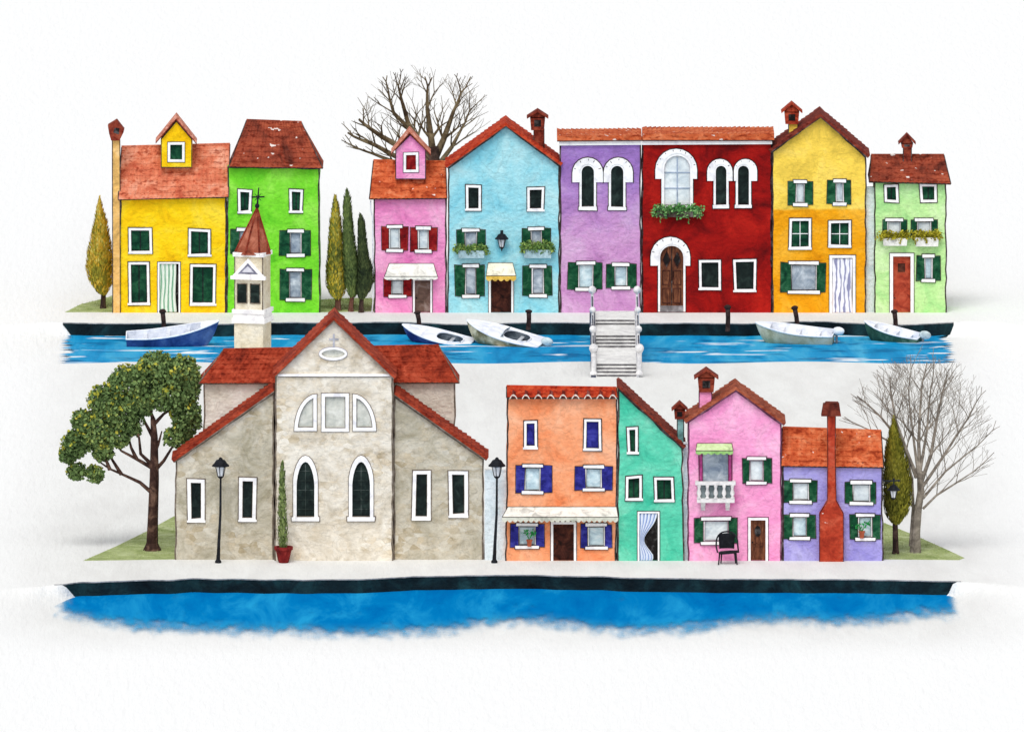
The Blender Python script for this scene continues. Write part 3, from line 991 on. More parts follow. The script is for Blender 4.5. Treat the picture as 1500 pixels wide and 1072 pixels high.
# ------------------------------------------------------------------ back row of houses
# 1 yellow house with dormer and tall side chimney
h = House('house', 'bright yellow house with salmon tiled roof, yellow dormer and tall peach side chimney', [(174, 457), (331, 457), (332, 288), (176, 290)], YB,
          wash('yellow_wall', (250, 208, 22), lo=(240, 186, 12), hi=(254, 220, 62), scale=.4))
h.framed((189, 334, 222, 371)); h.framed((276, 336, 309, 375))
h.framed((188, 385, 219, 446)); h.framed((279, 387, 316, 447))
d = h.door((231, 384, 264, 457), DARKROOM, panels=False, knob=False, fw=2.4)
h.curtain(d, (233.5, 387, 258, 457), CUR_GREEN)
h.slope_roof((178, 216), (337, 212), (335, 289), (173, 293), SALMON)
h.dormer(235.5, 281.5, 204, 246, (258.5, 177), ((228, 205), (258, 168), (288, 206)), (246, 209, 270, 238), DGREEN, MATS['yellow_wall'], DORMERTILE, YB + .2)
mb = MB()
X0, Z1 = P(164.5, 205, YB - .1); X1, _ = P(175.6, 205, YB - .1)
mb.box(X0, X1, YB - .1, YB + .6, -.1, Z1)
for x in (X0, X1): mb.box(x - .03, x + .03, YB - .115, YB - .05, -.1, Z1, 1)
st = h.part('chimney', mb, [wash('peach_wall', (236, 186, 108), scale=.6), INK])
mb = MB()
pz = lambda x, y: P(x, y, YB - .2)
mb.prism([pz(163, 206), pz(175, 206), pz(181, 194), pz(182, 190), pz(171, 176), pz(158, 184), pz(160, 196)], YB - .35, YB + .75)
mb.prism([pz(166, 194), pz(174, 197), pz(175, 188), pz(168, 187)], YB - .365, YB - .3, 1)
h.part('chimney_cap', mb, [DTERRA, DARKROOM], st)
h.finish()

# 2 lime green house
h = House('house', 'tall lime green house with brown hipped roof, behind the pointed bell tower', [(331, 458), (469, 458), (468, 246), (333, 244)], YB,
          wash('lime_wall', (122, 216, 50), lo=(96, 196, 40), hi=(154, 230, 82), scale=.4))
h.framed((349, 278, 368, 312)); h.framed((424, 278, 443, 311))
h.shuttered((338, 334, 386, 374), (350, 373), mat=GREYGLASS)
h.shuttered((410, 336, 455, 376), (424, 442), mat=GREYGLASS)
h.shuttered((411, 393, 456, 441), (423, 442), mat=GREYGLASS)
h.slope_roof((361, 177), (442, 180), (473, 247), (335, 245), BROWNTILE)
h.finish()

# 3 pink house with dormer
h = House('house', 'narrow pink house with orange roof, pink dormer and dark red shutters', [(548, 457), (654, 457), (654, 290), (547, 290)], YB,
          wash('pink_wall', (238, 148, 196), lo=(226, 120, 180), hi=(246, 180, 212), scale=.4))
h.shuttered((559, 330, 597, 369), (570, 586), DRED, WHITEGLASS); h.shuttered((601, 332, 640, 370), (612, 628), DRED, WHITEGLASS)
h.shuttered((563, 406, 602, 436), (573, 591), DRED, WHITEGLASS)
h.door((605, 408, 633, 457), GREYBROWN, fw=2.6)
h.awning((570, 386, 635), (563, 405, 641), CANVAS, drop=5, out=.8)
h.slope_roof((547, 236), (653, 238), (655, 291), (541, 292), ORANGETILE)
h.dormer(579, 624, 219, 263, (601, 197), ((573, 221), (600, 188), (631, 222)), (591, 224, 613, 253), DRED, MATS['pink_wall'], DORMERTILE, YB + .2)
mb = MB()
ppx = lambda x, y: (P(x, y, YB - .08)[0], YB - .08, P(x, y, YB - .08)[1])
mb.tube([ppx(543, 294), ppx(543, 308), ppx(546, 318), ppx(546.5, 440), ppx(545, 457)], .045, 6)
h.part('downpipe', mb, plain('white_pipe', (225, 225, 232)))
h.finish()

# 4 aqua gable house
h = House('house', 'pale aqua gabled house with red tile edge, flower boxes and cream shop awning', [(655, 456), (820, 456), (820, 243), (741, 184), (656, 246)], YB,
          wash('aqua_wall', (156, 216, 226), lo=(122, 200, 218), hi=(184, 226, 230), scale=.35))
h.framed((682, 272, 704, 308), BLACKGREEN); h.framed((773, 274, 797, 309), BLACKGREEN)
h.shuttered((669, 335, 711, 373), (680, 699), mat=GREYGLASS); h.shuttered((765, 333, 806, 371), (777, 794), mat=GREYGLASS)
h.shuttered((667, 387, 709, 436), (681, 698), mat=GREYGLASS); h.shuttered((766, 388, 808, 435), (779, 797), mat=GREYGLASS)
h.door((716, 404, 752, 456), DBROWN, fw=3)
h.awning((715, 385, 751), (712, 404, 756), CREAM, drop=8, lip=plain('yellow_canvas', (232, 190, 84)), out=.9, scal=5)
h.gable_roof([(655, 246), (741, 185), (821, 243)], RUST)
h.chimney(782, 797, 188, 225, DTERRA, (772, 803, 160, 172, 190), capmat=DTERRA)
h.finish()

# 5 lilac house
h = House('house', 'lilac house with paired white arched windows, next to the dark red house', [(820, 456), (939, 456), (939, 209), (820, 212)], YB,
          wash('lilac_wall', (206, 152, 200), lo=(190, 130, 186), hi=(216, 176, 212), scale=.4, bands=(4.5, 10.5, (158, 118, 190), 5)))
h.arched((852, 243, 870, 303), (838.5, 231, 883.3, 267), jamb=3.2, ticks=5)
h.arched((895, 243, 913, 303), (884.3, 231, 927, 267), jamb=3.2, ticks=5)
h.shuttered((832, 383, 881, 426), (847, 869), SHGREEN, GLASS); h.shuttered((888, 385, 932, 424), (900, 919), SHGREEN, GLASS)
h.gable_roof([(816, 207), (940, 206)], ORANGETILE, thick=8, over=.35, amp=.06)
mb = MB()
a, b = P(819, 213, YB), P(939, 212, YB)
mb.prism([a, b, P(939, 206.5, YB), P(819, 207, YB)], YB - .2, YB - .01)
h.part('cornice', mb, WHITE)
h.finish()

# 6 dark red palazzo
h = House('house', 'wide dark red house with big white arched window above an arched wooden door', [(940, 456), (1131, 456), (1131, 207), (940, 209)], YB,
          wash('red_wall', (150, 18, 16), lo=(98, 10, 13), hi=(178, 30, 22), scale=.45, grain=.14), line=plain('dark_line', (40, 20, 22)))
w_ = h.arched((973, 228, 1011, 301), (960, 218, 1021, 262), WHITEGLASS, jamb=4, ticks=8)
mb = MB()
for x in (992,):
    X, Z0 = P(x, 301, YB); _, Z1 = P(x, 231, YB)
    mb.box(X - .035, X + .035, YB + .04, YB + .1, Z0, Z1)
for y in (253, 276):
    Xa, Z = P(973, y, YB); Xb, _ = P(1011, y, YB)
    mb.box(Xa, Xb, YB + .042, YB + .098, Z - .03, Z + .03)
h.part('glazing_bar', mb, plain('blue_grey_bar', (150, 166, 190)), w_)
h.arched((1048.5, 243, 1064, 300), (1036, 233, 1073, 265), jamb=3.2, ticks=4)
h.arched((1081, 243, 1097, 300), (1075, 233, 1109, 265), jamb=3.2, ticks=4)
d = h.arched((967, 360, 1001, 456.5), (953, 347, 1011, 389), BROWN, jamb=3, name='door', ticks=7, sill=False)
mb = MB()
for cx in (976.5, 992):
    q = [P(cx, 392, YB), P(cx + 5, 381, YB), P(cx, 369, YB), P(cx - 5, 381, YB)]
    mb.prism(q, YB + .085, YB + .11, 1)
    mb.ring(inset(q, -.05), q, YB + .07, YB + .11, 0)
for (x0, y0, x1, y1) in ((970, 396, 982, 418), (986, 396, 998, 418), (970, 422, 982, 445), (986, 422, 998, 445)):
    q = h.rect(x0, y0, x1, y1); mb.ring(q, inset(q, .07), YB + .07, YB + .11, 0)
q = h.rect(983.4, 362, 984.8, 447); mb.prism(q, YB + .06, YB + .11, 1)
h.part('door_panel', mb, [DBROWN, DARKROOM], d)
mb = MB(); q = h.rect(967, 448, 1001, 457); mb.prism([(x, max(.004, z)) for x, z in q], YB - .1, YB + .115)
h.part('threshold', mb, plain('grey_step', (128, 122, 124)), d)
h.framed((1024, 381, 1055, 424), BLACKGREEN, leaf=False, bars=(0, 0)); h.framed((1075, 380, 1107, 427), BLACKGREEN, leaf=False, bars=(0, 0))
h.gable_roof([(941, 206), (1134, 206)], ORANGETILE, thick=10, over=.35, amp=.06)
mb = MB()
mb.prism([P(940, 212, YB), P(1131, 211, YB), P(1131, 206, YB), P(940, 206.5, YB)], YB - .2, YB - .01)
h.part('cornice', mb, WHITE)
h.finish()

# 7 yellow-orange gable house
h = House('house', 'gabled yellow house, paler above and deep orange below, with dark brown roof edge', [(1131, 458), (1269, 458), (1269, 231), (1202, 170), (1131, 222)], YB,
          wash('amber_wall', (240, 164, 22), lo=(226, 144, 10), hi=(246, 182, 56), scale=.4, bands=(6.98, 7.2, (250, 212, 84), .3)))
h.shuttered((1154, 264, 1190, 302), (1165.5, 1179), mat=WHITEGLASS); h.shuttered((1212, 263, 1246, 301), (1224, 1236), mat=WHITEGLASS)
h.framed((1156, 321, 1188, 365), leaf=False, bars=(1, 1), frame=WHITE); h.framed((1214, 324, 1246, 362), leaf=False, bars=(1, 1))
h.shuttered((1144, 383, 1209, 430), (1158.5, 1196.5), mat=GREYGLASS)
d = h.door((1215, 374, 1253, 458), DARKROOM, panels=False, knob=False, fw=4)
h.curtain(d, (1219, 379, 1248.5, 458), CUR_GREY, waves=4)
h.gable_roof([(1129, 223), (1202, 172), (1271, 231)], wash('dark_brown_tiles', (118, 46, 36), lo=(78, 30, 26), hi=(146, 66, 48), scale=1.6, tiles=True))
h.chimney(1155, 1168.5, 180, 200, MATS['amber_wall'], (1144.5, 1175, 149, 164, 181), capmat=TERRA)
h.finish()

# 8 mint house
h = House('house', 'small pale mint green house with red brown door, rightmost in the back row', [(1281, 459), (1387, 459), (1386, 262), (1280, 262)], YB,
          wash('mint_wall', (192, 232, 156), lo=(162, 220, 138), hi=(214, 240, 184), scale=.4, bands=(6.5, 10, (160, 220, 142), 3)))
h.framed((1295, 270, 1316, 296), sill=False); h.framed((1348, 270, 1372, 297), sill=False)
h.shuttered((1293, 320, 1328, 350), (1300, 1320), mat=WHITEGLASS); h.shuttered((1335, 320, 1373, 350), (1343, 1364), mat=WHITEGLASS)
d = h.door((1303.5, 371, 1338.5, 459), REDDOOR, fw=4.6, panels=False)
mb = MB(); q = h.rect(1315, 386, 1326, 399); mb.prism(q, YB + .085, YB + .125); mb.ring(inset(q, -.05), q, YB + .07, YB + .125, 1)
h.part('door_window', mb, [DBROWN, REDDOOR], d)
h.shuttered((1343, 373, 1377, 413), (1354, 1366), mat=GLASS)
h.slope_roof((1276, 228), (1383, 228), (1393, 270), (1273, 267), BROWNTILE)
h.chimney(1323, 1335, 212, 236, DTERRA, (1316, 1341, 195, 210, 216), capmat=DTERRA)
h.finish()

# ------------------------------------------------------------------ front row
# church
STONE = wash('pale_stone', (228, 220, 206), lo=(202, 191, 172), hi=(240, 234, 222), scale=.5, stone=True, grain=.1)
STONE2 = wash('grey_stone', (196, 189, 172), lo=(160, 152, 130), hi=(216, 210, 196), scale=.45, stone=True, grain=.1)
LINE2 = plain('stone_line', (110, 98, 86))
h = House('church', 'cream stone church with gabled front, two lancet windows and red tiled side aisles', [(402, 824), (576, 824), (576, 551), (489, 468), (403, 549)], YF, STONE, depth=4.2, cat='church', line=LINE2)
h.k = SF
for (x0, x1) in ((434.5, 460.5), (516, 542)):
    hole = arch(x0, x1, 676, 757, YF, 12, point=34)
    w_ = h.pane('window', hole, BLACKGREEN)
    jo = arch(x0 - 5, x1 + 5, 667, 757, YF, 12, point=36)
    mb = MB(); mb.ring(jo, hole, YF - .09, YF + .05, 0, closed=False); mb.ring(inset(jo, -.04), jo, YF - .05, YF + .01, 1, closed=False)
    h.part('frame', mb, [WHITE, LINE2], w_)
    mb = MB(); l = h.quad((x0 - 7, 757, x1 + 7, 763), .4); mb.prism(l, YF - .16, YF + .03); mb.ring(inset(l, -.055), l, YF - .06, YF + .01, 1)
    h.part('sill', mb, [WHITE, LINE2], w_)
    mb = MB()
    for k in range(5):
        y = 690 + k * 14
        Xa, Z = P(x0 + 1, y, YF); Xb, _ = P(x1 - 1, y, YF); mb.box(Xa, Xb, YF + .06, YF + .1, Z - .012, Z + .012)
    X, Z0 = P((x0 + x1) / 2, 757, YF); _, Z1 = P(x0, 680, YF); mb.box(X - .015, X + .015, YF + .065, YF + .098, Z0, Z1)
    h.part('window_bar', mb, plain('window_bar', (52, 62, 58)), w_)
def church_pane(pts):
    o = [P(x, y, YF) for x, y in pts]
    i = inset(o, 5.0 / SF)
    w_ = h.pane('window', i, CHURCHGLASS)
    mb = MB(); mb.ring(o, i, YF - .07, YF + .05, 0); mb.ring(inset(o, -.04), o, YF - .04, YF + .01, 1); mb.ring(i, inset(i, .035), YF, YF + .09, 1)
    h.part('frame', mb, [WHITE, LINE2], w_)
qt = [(math.cos(math.pi / 2 * k / 8), math.sin(math.pi / 2 * k / 8)) for k in range(9)]
church_pane([(464, 631), (464, 577)] + [(464 - 33 * s_, 631 - 54 * c_) for c_, s_ in qt[1:]][:-1] + [(431, 631)])
church_pane([(471, 632), (511, 632), (511, 576), (471, 576)])
church_pane([(517, 631), (551, 631)] + [(517 + 34 * c_, 631 - 54 * s_) for c_, s_ in qt[1:-1]] + [(517, 577)])
el = [P(488 + 20.5 * math.cos(t * math.pi / 12), 518 + 9.5 * math.sin(t * math.pi / 12), YF) for t in range(24)]
i = inset(el, 3.4 / SF)
w_ = h.pane('window', i, CHURCHGLASS)
mb = MB(); mb.ring(el, i, YF - .09, YF + .05); mb.ring(inset(el, -.035), el, YF - .05, YF + .01, 1)
h.part('frame', mb, [WHITE, plain('soft_line', (160, 156, 170))], w_)
mb = MB()
mb.prism(h.rect(487.6, 489, 490.4, 508), YF - .06, YF - .005); mb.prism(h.rect(482, 495.5, 496, 498), YF - .065, YF - .006)
h.part('cross', mb, plain('pale_blue_cross', (178, 178, 188)))
mb = MB(); mb.prism(h.rect(407, 547.5, 571, 551), YF - .12, YF - .005); mb.prism(h.rect(407, 551, 571, 552.2), YF - .07, YF - .004, 1)
h.part('cornice', mb, [WHITE, LINE2])
h.gable_roof([(403, 552), (489, 470), (577, 555)], CHURCHTILE, thick=4.5, over=.3)
h.finish('nave_wall')
def aisle(poly, roofpts, wins):
    """side aisle set back half a metre behind the nave front"""
    Ya = YF + .5
    old = (h.Y, h.poly, h.holes, h.mat, h.depth)
    h.Y, h.holes, h.mat, h.depth = Ya, [], STONE2, 3.4
    h.poly = [(x, (-.15 if z < .4 else z)) for x, z in (P(x, y, Ya) for x, y in poly)]
    for r in wins: h.framed(r, BLACKGREEN, fw=5, leaf=False, bars=(0, 0))
    h.gable_roof(roofpts, CHURCHTILE, thick=5, over=.3, name='aisle_roof', amp=.07)
    h.finish('aisle_wall')
    h.Y, h.poly, h.holes, h.mat, h.depth = old
aisle([(256, 822), (401.5, 822), (401.5, 574), (257, 674)], [(255, 677), (402, 573)], [(275, 701, 300, 764), (350, 699, 375, 763)])
aisle([(576.5, 822), (708, 822), (709, 672), (576.5, 579)], [(577, 578), (712, 674)], [(604, 690, 630, 761), (658, 690, 685, 757)])
Yt = YF + 4.3
h.Y = Yt
h.holes, h.depth, h.mat = [], 3.2, wash('transept_stone', (216, 210, 196), lo=(200, 192, 176), hi=(228, 224, 214), scale=.4)
h.poly = [(P(x, y, Yt)[0], max(-.15, P(x, y, Yt)[1])) for x, y in ((297, 812), (667, 812), (667, 552), (298, 552))]
h.poly[0] = (h.poly[0][0], -.15); h.poly[1] = (h.poly[1][0], -.15)
h.slope_roof((327, 513), (643, 507), (673, 561), (291, 562), CHURCHTILE, name='transept_roof')
h.finish('transept_wall')

# bell tower behind the church
yt = G(370, 700).y
t = Thing('bell_tower', 'slender cream bell tower with pyramid spire and cross, behind the church roof', 'bell tower', (G(370, 700).x, yt, 0))
kt = S(yt)
def pz(px, py): return P(px, py, yt)
def lvl(y): return P(370, y, yt)[1]
cx_ = P(370, 400, yt)[0]
wf = 47 / kt
def tbox(mb, w, z0, z1, mi=0, dx=0):
    s0 = len(mb.v)
    mb.box(cx_ + dx - w / 2, cx_ + dx + w / 2, yt - w / 2, yt + w / 2, z0, z1, mi)
YAW = R(-15)
def fin(mb, s0=0): mb.turn(s0, YAW, (cx_, yt, 0))
mb = MB(); tbox(mb, wf * .93, -.1, lvl(466), dx=.0)
fin(mb); t.part('shaft', mb, wash('tower_stone', (224, 214, 190), lo=(206, 192, 164), hi=(234, 228, 212), scale=.5))
mb = MB(); tbox(mb, wf * 1.06, lvl(471), lvl(464)); tbox(mb, wf * .97, lvl(464), lvl(457)); tbox(mb, wf * 1.05, lvl(457), lvl(451))
fin(mb); t.part('cornice', mb, WHITE)
zb0, zb1 = lvl(451), lvl(369)
mb = MB(); tbox(mb, wf * .9, zb0, zb1)
for sx in (-1, 1): mb.box(cx_ + sx * wf * .45 - .03, cx_ + sx * wf * .45 + .03, yt - wf * .46, yt - wf * .43, zb0, zb1, 1)
fin(mb); t.part('belfry', mb, [MATS['tower_stone'], LINE2])
for x in (-.21, .21):
    mb = MB()
    x0, x1 = cx_ + (x - .145) * wf, cx_ + (x + .145) * wf
    q = [(x0, lvl(441)), (x1, lvl(441)), (x1, lvl(414)), (x0, lvl(414))]
    mb.prism(q, yt - wf * .462, yt - wf * .44, 0)
    mb.ring(inset(q, -.05), q, yt - wf * .48, yt - wf * .44, 1)
    fin(mb); t.part('window', mb, [BLACKGREEN, LINE2])
for sx in (0,):
    mb = MB()
    y0 = yt - wf * .45
    T = [(cx_ - wf * .53, lvl(403)), (cx_ + wf * .53, lvl(403)), (cx_, lvl(376))]
    mb.prism(T, y0 - .16, y0 + .05)
    mb.prism(inset(T, .2), y0 - .18, y0 - .1, 1)
    mb.prism(inset(T, .32), y0 - .2, y0 - .1, 2)
    mb.box(cx_ - wf * .56, cx_ + wf * .56, y0 - .22, y0 + .04, lvl(407), lvl(402))
    fin(mb); t.part('pediment', mb, [WHITE, plain('slate_line', (120, 120, 140)), plain('pale_slate', (206, 206, 218))])
mb = MB(); tbox(mb, wf * 1.0, lvl(374), lvl(368)); fin(mb); t.part('eave', mb, WHITE)
mb = MB()
zs0, zs1 = lvl(371), lvl(303)
n = 8
for kind, rr in (('s', wf * .60),):
    V = [(cx_ + rr * math.cos(2 * math.pi * (k + .5) / n), yt + rr * math.sin(2 * math.pi * (k + .5) / n), zs0) for k in range(n)] + [(cx_ + .3, yt, zs1)]
    mb.add(V, [(k, (k + 1) % n, n) for k in range(n)] + [tuple(range(n - 1, -1, -1))])
    for k in range(n): mb.tube([V[k], V[n]], [.07, .05], 5, 1)
t.part('spire', mb, [wash('spire_tiles', (150, 80, 60), lo=(112, 54, 42), hi=(180, 112, 90), scale=1), DTERRA])
mb = MB()
mb.ball((cx_ + .3, yt, zs1 + .05), .16, 8)
zc = lvl(289)
mb.tube([(cx_ + .3, yt, zs1), (cx_ + .4, yt, lvl(275))], [.07, .035], 6)
mb.tube([(cx_ + .35 - .42, yt, zc), (cx_ + .35 + .42, yt, zc + .02)], .05, 6)
mb.tube([(cx_ + .35 - .2, yt, zc - .22), (cx_ + .35 + .2, yt, zc + .22)], .022, 5); mb.tube([(cx_ + .35 + .2, yt, zc - .22), (cx_ + .35 - .2, yt, zc + .22)], .022, 5)
mb.ball((cx_ + .35, yt, zc), .09, 8)
t.part('cross', mb, BLACK)

# orange house
h = House('house', 'orange house with blue shutters, long white awning and red tile strip, beside the church', [(740, 821), (903, 821), (905, 578), (743, 578)], YF,
          wash('orange_wall', (244, 160, 114), lo=(236, 134, 84), hi=(248, 184, 146), scale=.4))
h.framed((767, 617, 787, 657), BLUESH, label=None); h.framed((855, 614, 880, 659), BLUESH)
h.shuttered((756, 680, 808, 723), (768.5, 792), BLUESH, GLASS); h.shuttered((843, 681, 897, 719), (857.5, 881.5), BLUESH, GLASS)
h.shuttered((748, 766, 797, 803), (759, 785), BLUESH, GLASS); h.shuttered((851, 766, 896, 804), (861, 886), BLUESH, GLASS)
h.door((807, 764, 844, 821), DBROWN, fw=3.4)
h.awning((744, 742, 903), (735.5, 757, 905.5), CANVAS, drop=8, lip=plain('grey_canvas', (206, 206, 190)), out=1.0, scal=22)
h.slope_roof((742, 566.5), (903, 569), (905.5, 583), (742, 583), RUST, over=.35, depth=1.4)
for k in range(9):
    mb = MB()
    px = 752 + k * 18.2
    a = P(px, 582, YF - .4)
    c = [P(px - 5.5 + 11 * q / 8, 583 - 5.5 * math.sin(math.pi * q / 8), YF - .42) for q in range(9)]
    mb.ring(c, [(x, z - .09) for x, z in c], YF - .46, YF - .3, 1, closed=False)
    q = [P(px - 2.5, 581, YF - .4), P(px + 2.6, 582, YF - .4), P(px + 3.6, 574, YF - .2), P(px - 1, 571, YF - .2)]
    mb.add([(q[0][0], YF - .5, q[0][1]), (q[1][0], YF - .5, q[1][1]), (q[2][0], YF - .3, q[2][1]), (q[3][0], YF - .3, q[3][1])] +
           [(q[0][0], YF - .2, q[0][1]), (q[1][0], YF - .2, q[1][1]), (q[2][0], YF - .1, q[2][1]), (q[3][0], YF - .1, q[3][1])],
           [(0, 1, 2, 3), (4, 5, 6, 7), (0, 1, 5, 4), (1, 2, 6, 5), (2, 3, 7, 6), (3, 0, 4, 7)])
    h.part('eave_tile', mb, [wash('dark_pan', (110, 36, 28), scale=2), plain('mortar', (228, 214, 200))])
h.finish()

# teal house with lean-to roof
h = House('house', 'teal house with single sloping roof and curtained doorway, left of the front pink house', [(904, 822), (1003, 822), (1000, 656), (905, 568)], YF,
          wash('teal_wall', (96, 206, 172), lo=(64, 188, 154), hi=(134, 220, 190), scale=.4))
h.framed((919, 625, 935, 664)); h.framed((917, 697, 941, 732)); h.framed((959, 699, 987, 734))
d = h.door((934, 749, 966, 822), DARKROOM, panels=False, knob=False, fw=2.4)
h.curtain(d, (936.5, 752, 963.5, 822), CUR_BLUE, tied=True)
h.gable_roof([(903.5, 567), (1001, 657)], DTERRA, thick=4, over=.25)
h.chimney(992, 1001.5, 612, 660, wash('teal_stack', (120, 176, 172), scale=.8), (984, 1007, 587, 600, 613), dy=1.0, capmat=DTERRA)
h.finish()

# pink balcony house
h = House('house', 'pink gabled house in front row with white stone balcony under a pale green awning', [(1007, 822), (1145, 822), (1145, 620), (1078, 571), (1007, 618)], YF,
          wash('rose_wall', (244, 160, 204), lo=(234, 136, 190), hi=(248, 186, 216), scale=.4), line=plain('plum_line', (96, 50, 72)))
w_ = h.framed((1025, 660, 1072, 733), GREYGLASS, fw=4, leaf=False, bars=(0, 0), sill=False, frame=plain('magenta_paint', (176, 70, 130)))
h.shuttered((1088, 669, 1130, 709), (1097.5, 1119), SHGREEN, WHITEGLASS)
h.shuttered((1018, 757, 1079, 797), (1030.5, 1067.5), SHGREEN, WHITEGLASS)
d = h.door((1096, 758, 1125, 822), BROWN, fw=3.6)
mb = MB()
ov = [P(1110 + 4.5 * math.cos(t_ * math.pi / 8), 778 + 8 * math.sin(t_ * math.pi / 8), YF) for t_ in range(16)]
mb.prism(ov, YF + .07, YF + .125)
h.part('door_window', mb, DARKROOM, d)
h.awning((1021, 649, 1072), (1019, 660, 1074), plain('pale_green_canvas', (196, 220, 160)), drop=6, lip=plain('green_canvas', (150, 196, 116)), out=.6, scal=6)
BST = plain('balcony_stone', (226, 222, 220), lo=(196, 192, 194), hi=(240, 238, 236))
Yb_ = YF - .75
mb = MB()
bz = lambda x, y: P(x, y, Yb_)
def bbox(mb, x0, y0, x1, y1, ya, yb, mi=0):
    X0, Z0 = bz(x0, y1); X1, Z1 = bz(x1, y0)
    mb.box(X0, X1, ya, yb, Z0, Z1, mi)
bbox(mb, 1021, 730, 1076, 736, Yb_ - .08, YF - .002)
bl_ = h.part('balcony', mb, BST)
mb = MB(); bbox(mb, 1018.5, 705, 1077.5, 710, Yb_ - .12, Yb_ + .14); bbox(mb, 1018.5, 705.3, 1023, 709.7, Yb_ + .14, YF); bbox(mb, 1073, 705.3, 1077.5, 709.7, Yb_ + .14, YF)
h.part('handrail', mb, BST, bl_)
mb = MB(); bbox(mb, 1023, 710, 1074, 730, Yb_ + .2, Yb_ + .24); h.part('gap_shade_panel', mb, plain('gap_shade_grey', (122, 134, 136)), bl_)  # added sheet, coloured as the deep shade between the balusters
def baluster(px, yy):
    X, Z0 = bz(px, 730); _, Z1 = bz(px, 710)
    H = Z1 - Z0
    m = MB(); m.lathe((X, yy, Z0), [(.13, 0), (.13, .06), (.06, .12), (.15, H * .38), (.07, H * .72), (.12, H * .9), (.12, H)], 10)
    h.part('baluster', m, BST, bl_, smooth=True)
for k in range(5): baluster(1024 + k * 12.2, Yb_)
for yy in (Yb_ + .4,):
    baluster(1024, yy); baluster(1072.8, yy)
for px in (1030, 1066):
    mb = MB()
    X, Z1 = bz(px, 736); _, Z0 = bz(px, 749)
    mb.box(X - .14, X + .14, YF - .5, YF - .003, (Z0 + Z1) / 2, Z1); mb.box(X - .12, X + .12, YF - .25, YF - .004, Z0, (Z0 + Z1) / 2)
    mb.tube([(X - .13, YF - .42, (Z0 + Z1) / 2), (X + .13, YF - .42, (Z0 + Z1) / 2)], .1, 8)
    h.part('bracket', mb, BST, bl_)
h.gable_roof([(1005, 620), (1078, 572), (1148, 623)], wash('umber_tiles', (156, 78, 54), lo=(118, 54, 40), hi=(180, 104, 76), scale=1.5, tiles=True), thick=4.5, over=.25)
h.chimney(1024, 1042.5, 571, 606, MATS['rose_wall'], (1017, 1052, 538.5, 553, 573), capmat=DTERRA)
h.finish()

# periwinkle house
h = House('house', 'low lavender house with orange roof and tall rust red chimney up its front', [(1146, 821), (1294, 821), (1293, 678), (1146, 678)], YF,
          wash('lavender_wall', (164, 156, 218), lo=(142, 134, 206), hi=(188, 182, 228), scale=.4))
h.shuttered((1149, 702, 1196, 737), (1160.5, 1185), mat=WHITEGLASS); h.shuttered((1238, 704, 1283, 739), (1248.5, 1274.5), mat=WHITEGLASS)
h.shuttered((1149, 752, 1194, 790), (1160.5, 1182), mat=GLASS); h.shuttered((1245, 752, 1289, 791), (1257, 1278), mat=GLASS)
h.slope_roof((1146, 627), (1291, 632), (1294.5, 685), (1144, 683), ORANGETILE, over=.25)
CHM = wash('rust_plaster', (176, 62, 40), lo=(142, 42, 28), hi=(196, 92, 66), scale=.9, tide=.2, flecks=.03)
mb = MB()
pc = lambda x, y: P(x, y, YF - .45)
base = [pc(1200, 821), pc(1236, 821), pc(1236, 752), pc(1225.5, 733), pc(1224, 668), pc(1224.5, 608), pc(1211.5, 608), pc(1212, 668), pc(1211.5, 733), pc(1200, 752)]
base[0] = (base[0][0], -.1); base[1] = (base[1][0], -.1)
mb.prism(base, YF - .45, YF + .15)
mb.ring(base, inset(base, .05), YF - .465, YF - .44, 1)
st = h.part('chimney', mb, [CHM, plain('rust_line', (86, 30, 26))])
mb = MB()
mb.prism([pc(1203, 609), pc(1232, 609), pc(1229.5, 592), pc(1206, 592)], YF - .7, YF + .35)
mb.prism([pc(1207, 593), pc(1210, 589.5), pc(1228, 590), pc(1229, 593)], YF - .6, YF + .25)
h.part('chimney_cap', mb, DTERRA and wash('cap_brown', (104, 44, 34), lo=(66, 28, 24), hi=(132, 64, 48), scale=1.4), st)
h.finish()

# pale walls closing the gaps between houses
PALE = wash('pale_blue_wall', (222, 232, 236), lo=(206, 220, 226), hi=(234, 240, 242), scale=.5)
def alley(x0, x1, ytop, ybase, Y, label):
    m = MB()
    X0, Z1 = P(x0, ytop, Y); X1, _ = P(x1, ytop, Y)
    m.box(X0, X1, Y, Y + .35, -.1, Z1)
    m.box(X0 + .002, X1 - .002, Y - .04, Y + .39, Z1, Z1 + .08)
    cx = (X0 + X1) / 2
    o = m.build('alley_wall', PALE, None, (cx, Y, 0)); tag(o, label, 'wall')
alley(710, 742, 690, 821, YF + .35, 'pale blue wall in the gap between the church and the orange house')
alley(1001, 1009, 650, 821, YF + .35, 'thin pale blue wall between the teal house and the pink balcony house')
alley(1267, 1284, 276, 458, YB + .35, 'narrow pale blue wall between the two-tone yellow house and the mint house')

# ------------------------------------------------------------------ bridge
xl_, xr_ = 872.5, 931.5
gy = lambda py, z=0: G(900, py, z).y
b0 = gy(553)
prof = [(0, 0)]
def flight(n, r, tr):
    for k in range(n):
        y, z = prof[-1]; prof.append((y, z + r)); 
        if k < n - 1: prof.append((y + tr, z + r))
flight(4, .185, .45); y, z = prof[-1]; prof.append((y + 8.6, z))
flight(4, .175, .45); y, z = prof[-1]; prof.append((y + 5.6, z))
flight(2, .16, .5); y, z = prof[-1]; prof.append((y + 5.0, z))
total = gy(468) - b0
y, z = prof[-1]
while z > .05:
    z -= .17; prof.append((y, max(0, z))); y += .4; prof.append((min(y, total), max(0, z)))
Xl, Xr = G(xl_, 530).x, G(xr_, 530).x
br = Thing('footbridge', 'white stepped footbridge with ball topped posts crossing the back canal', 'bridge', ((Xl + Xr) / 2, b0, 0))
mb = MB()
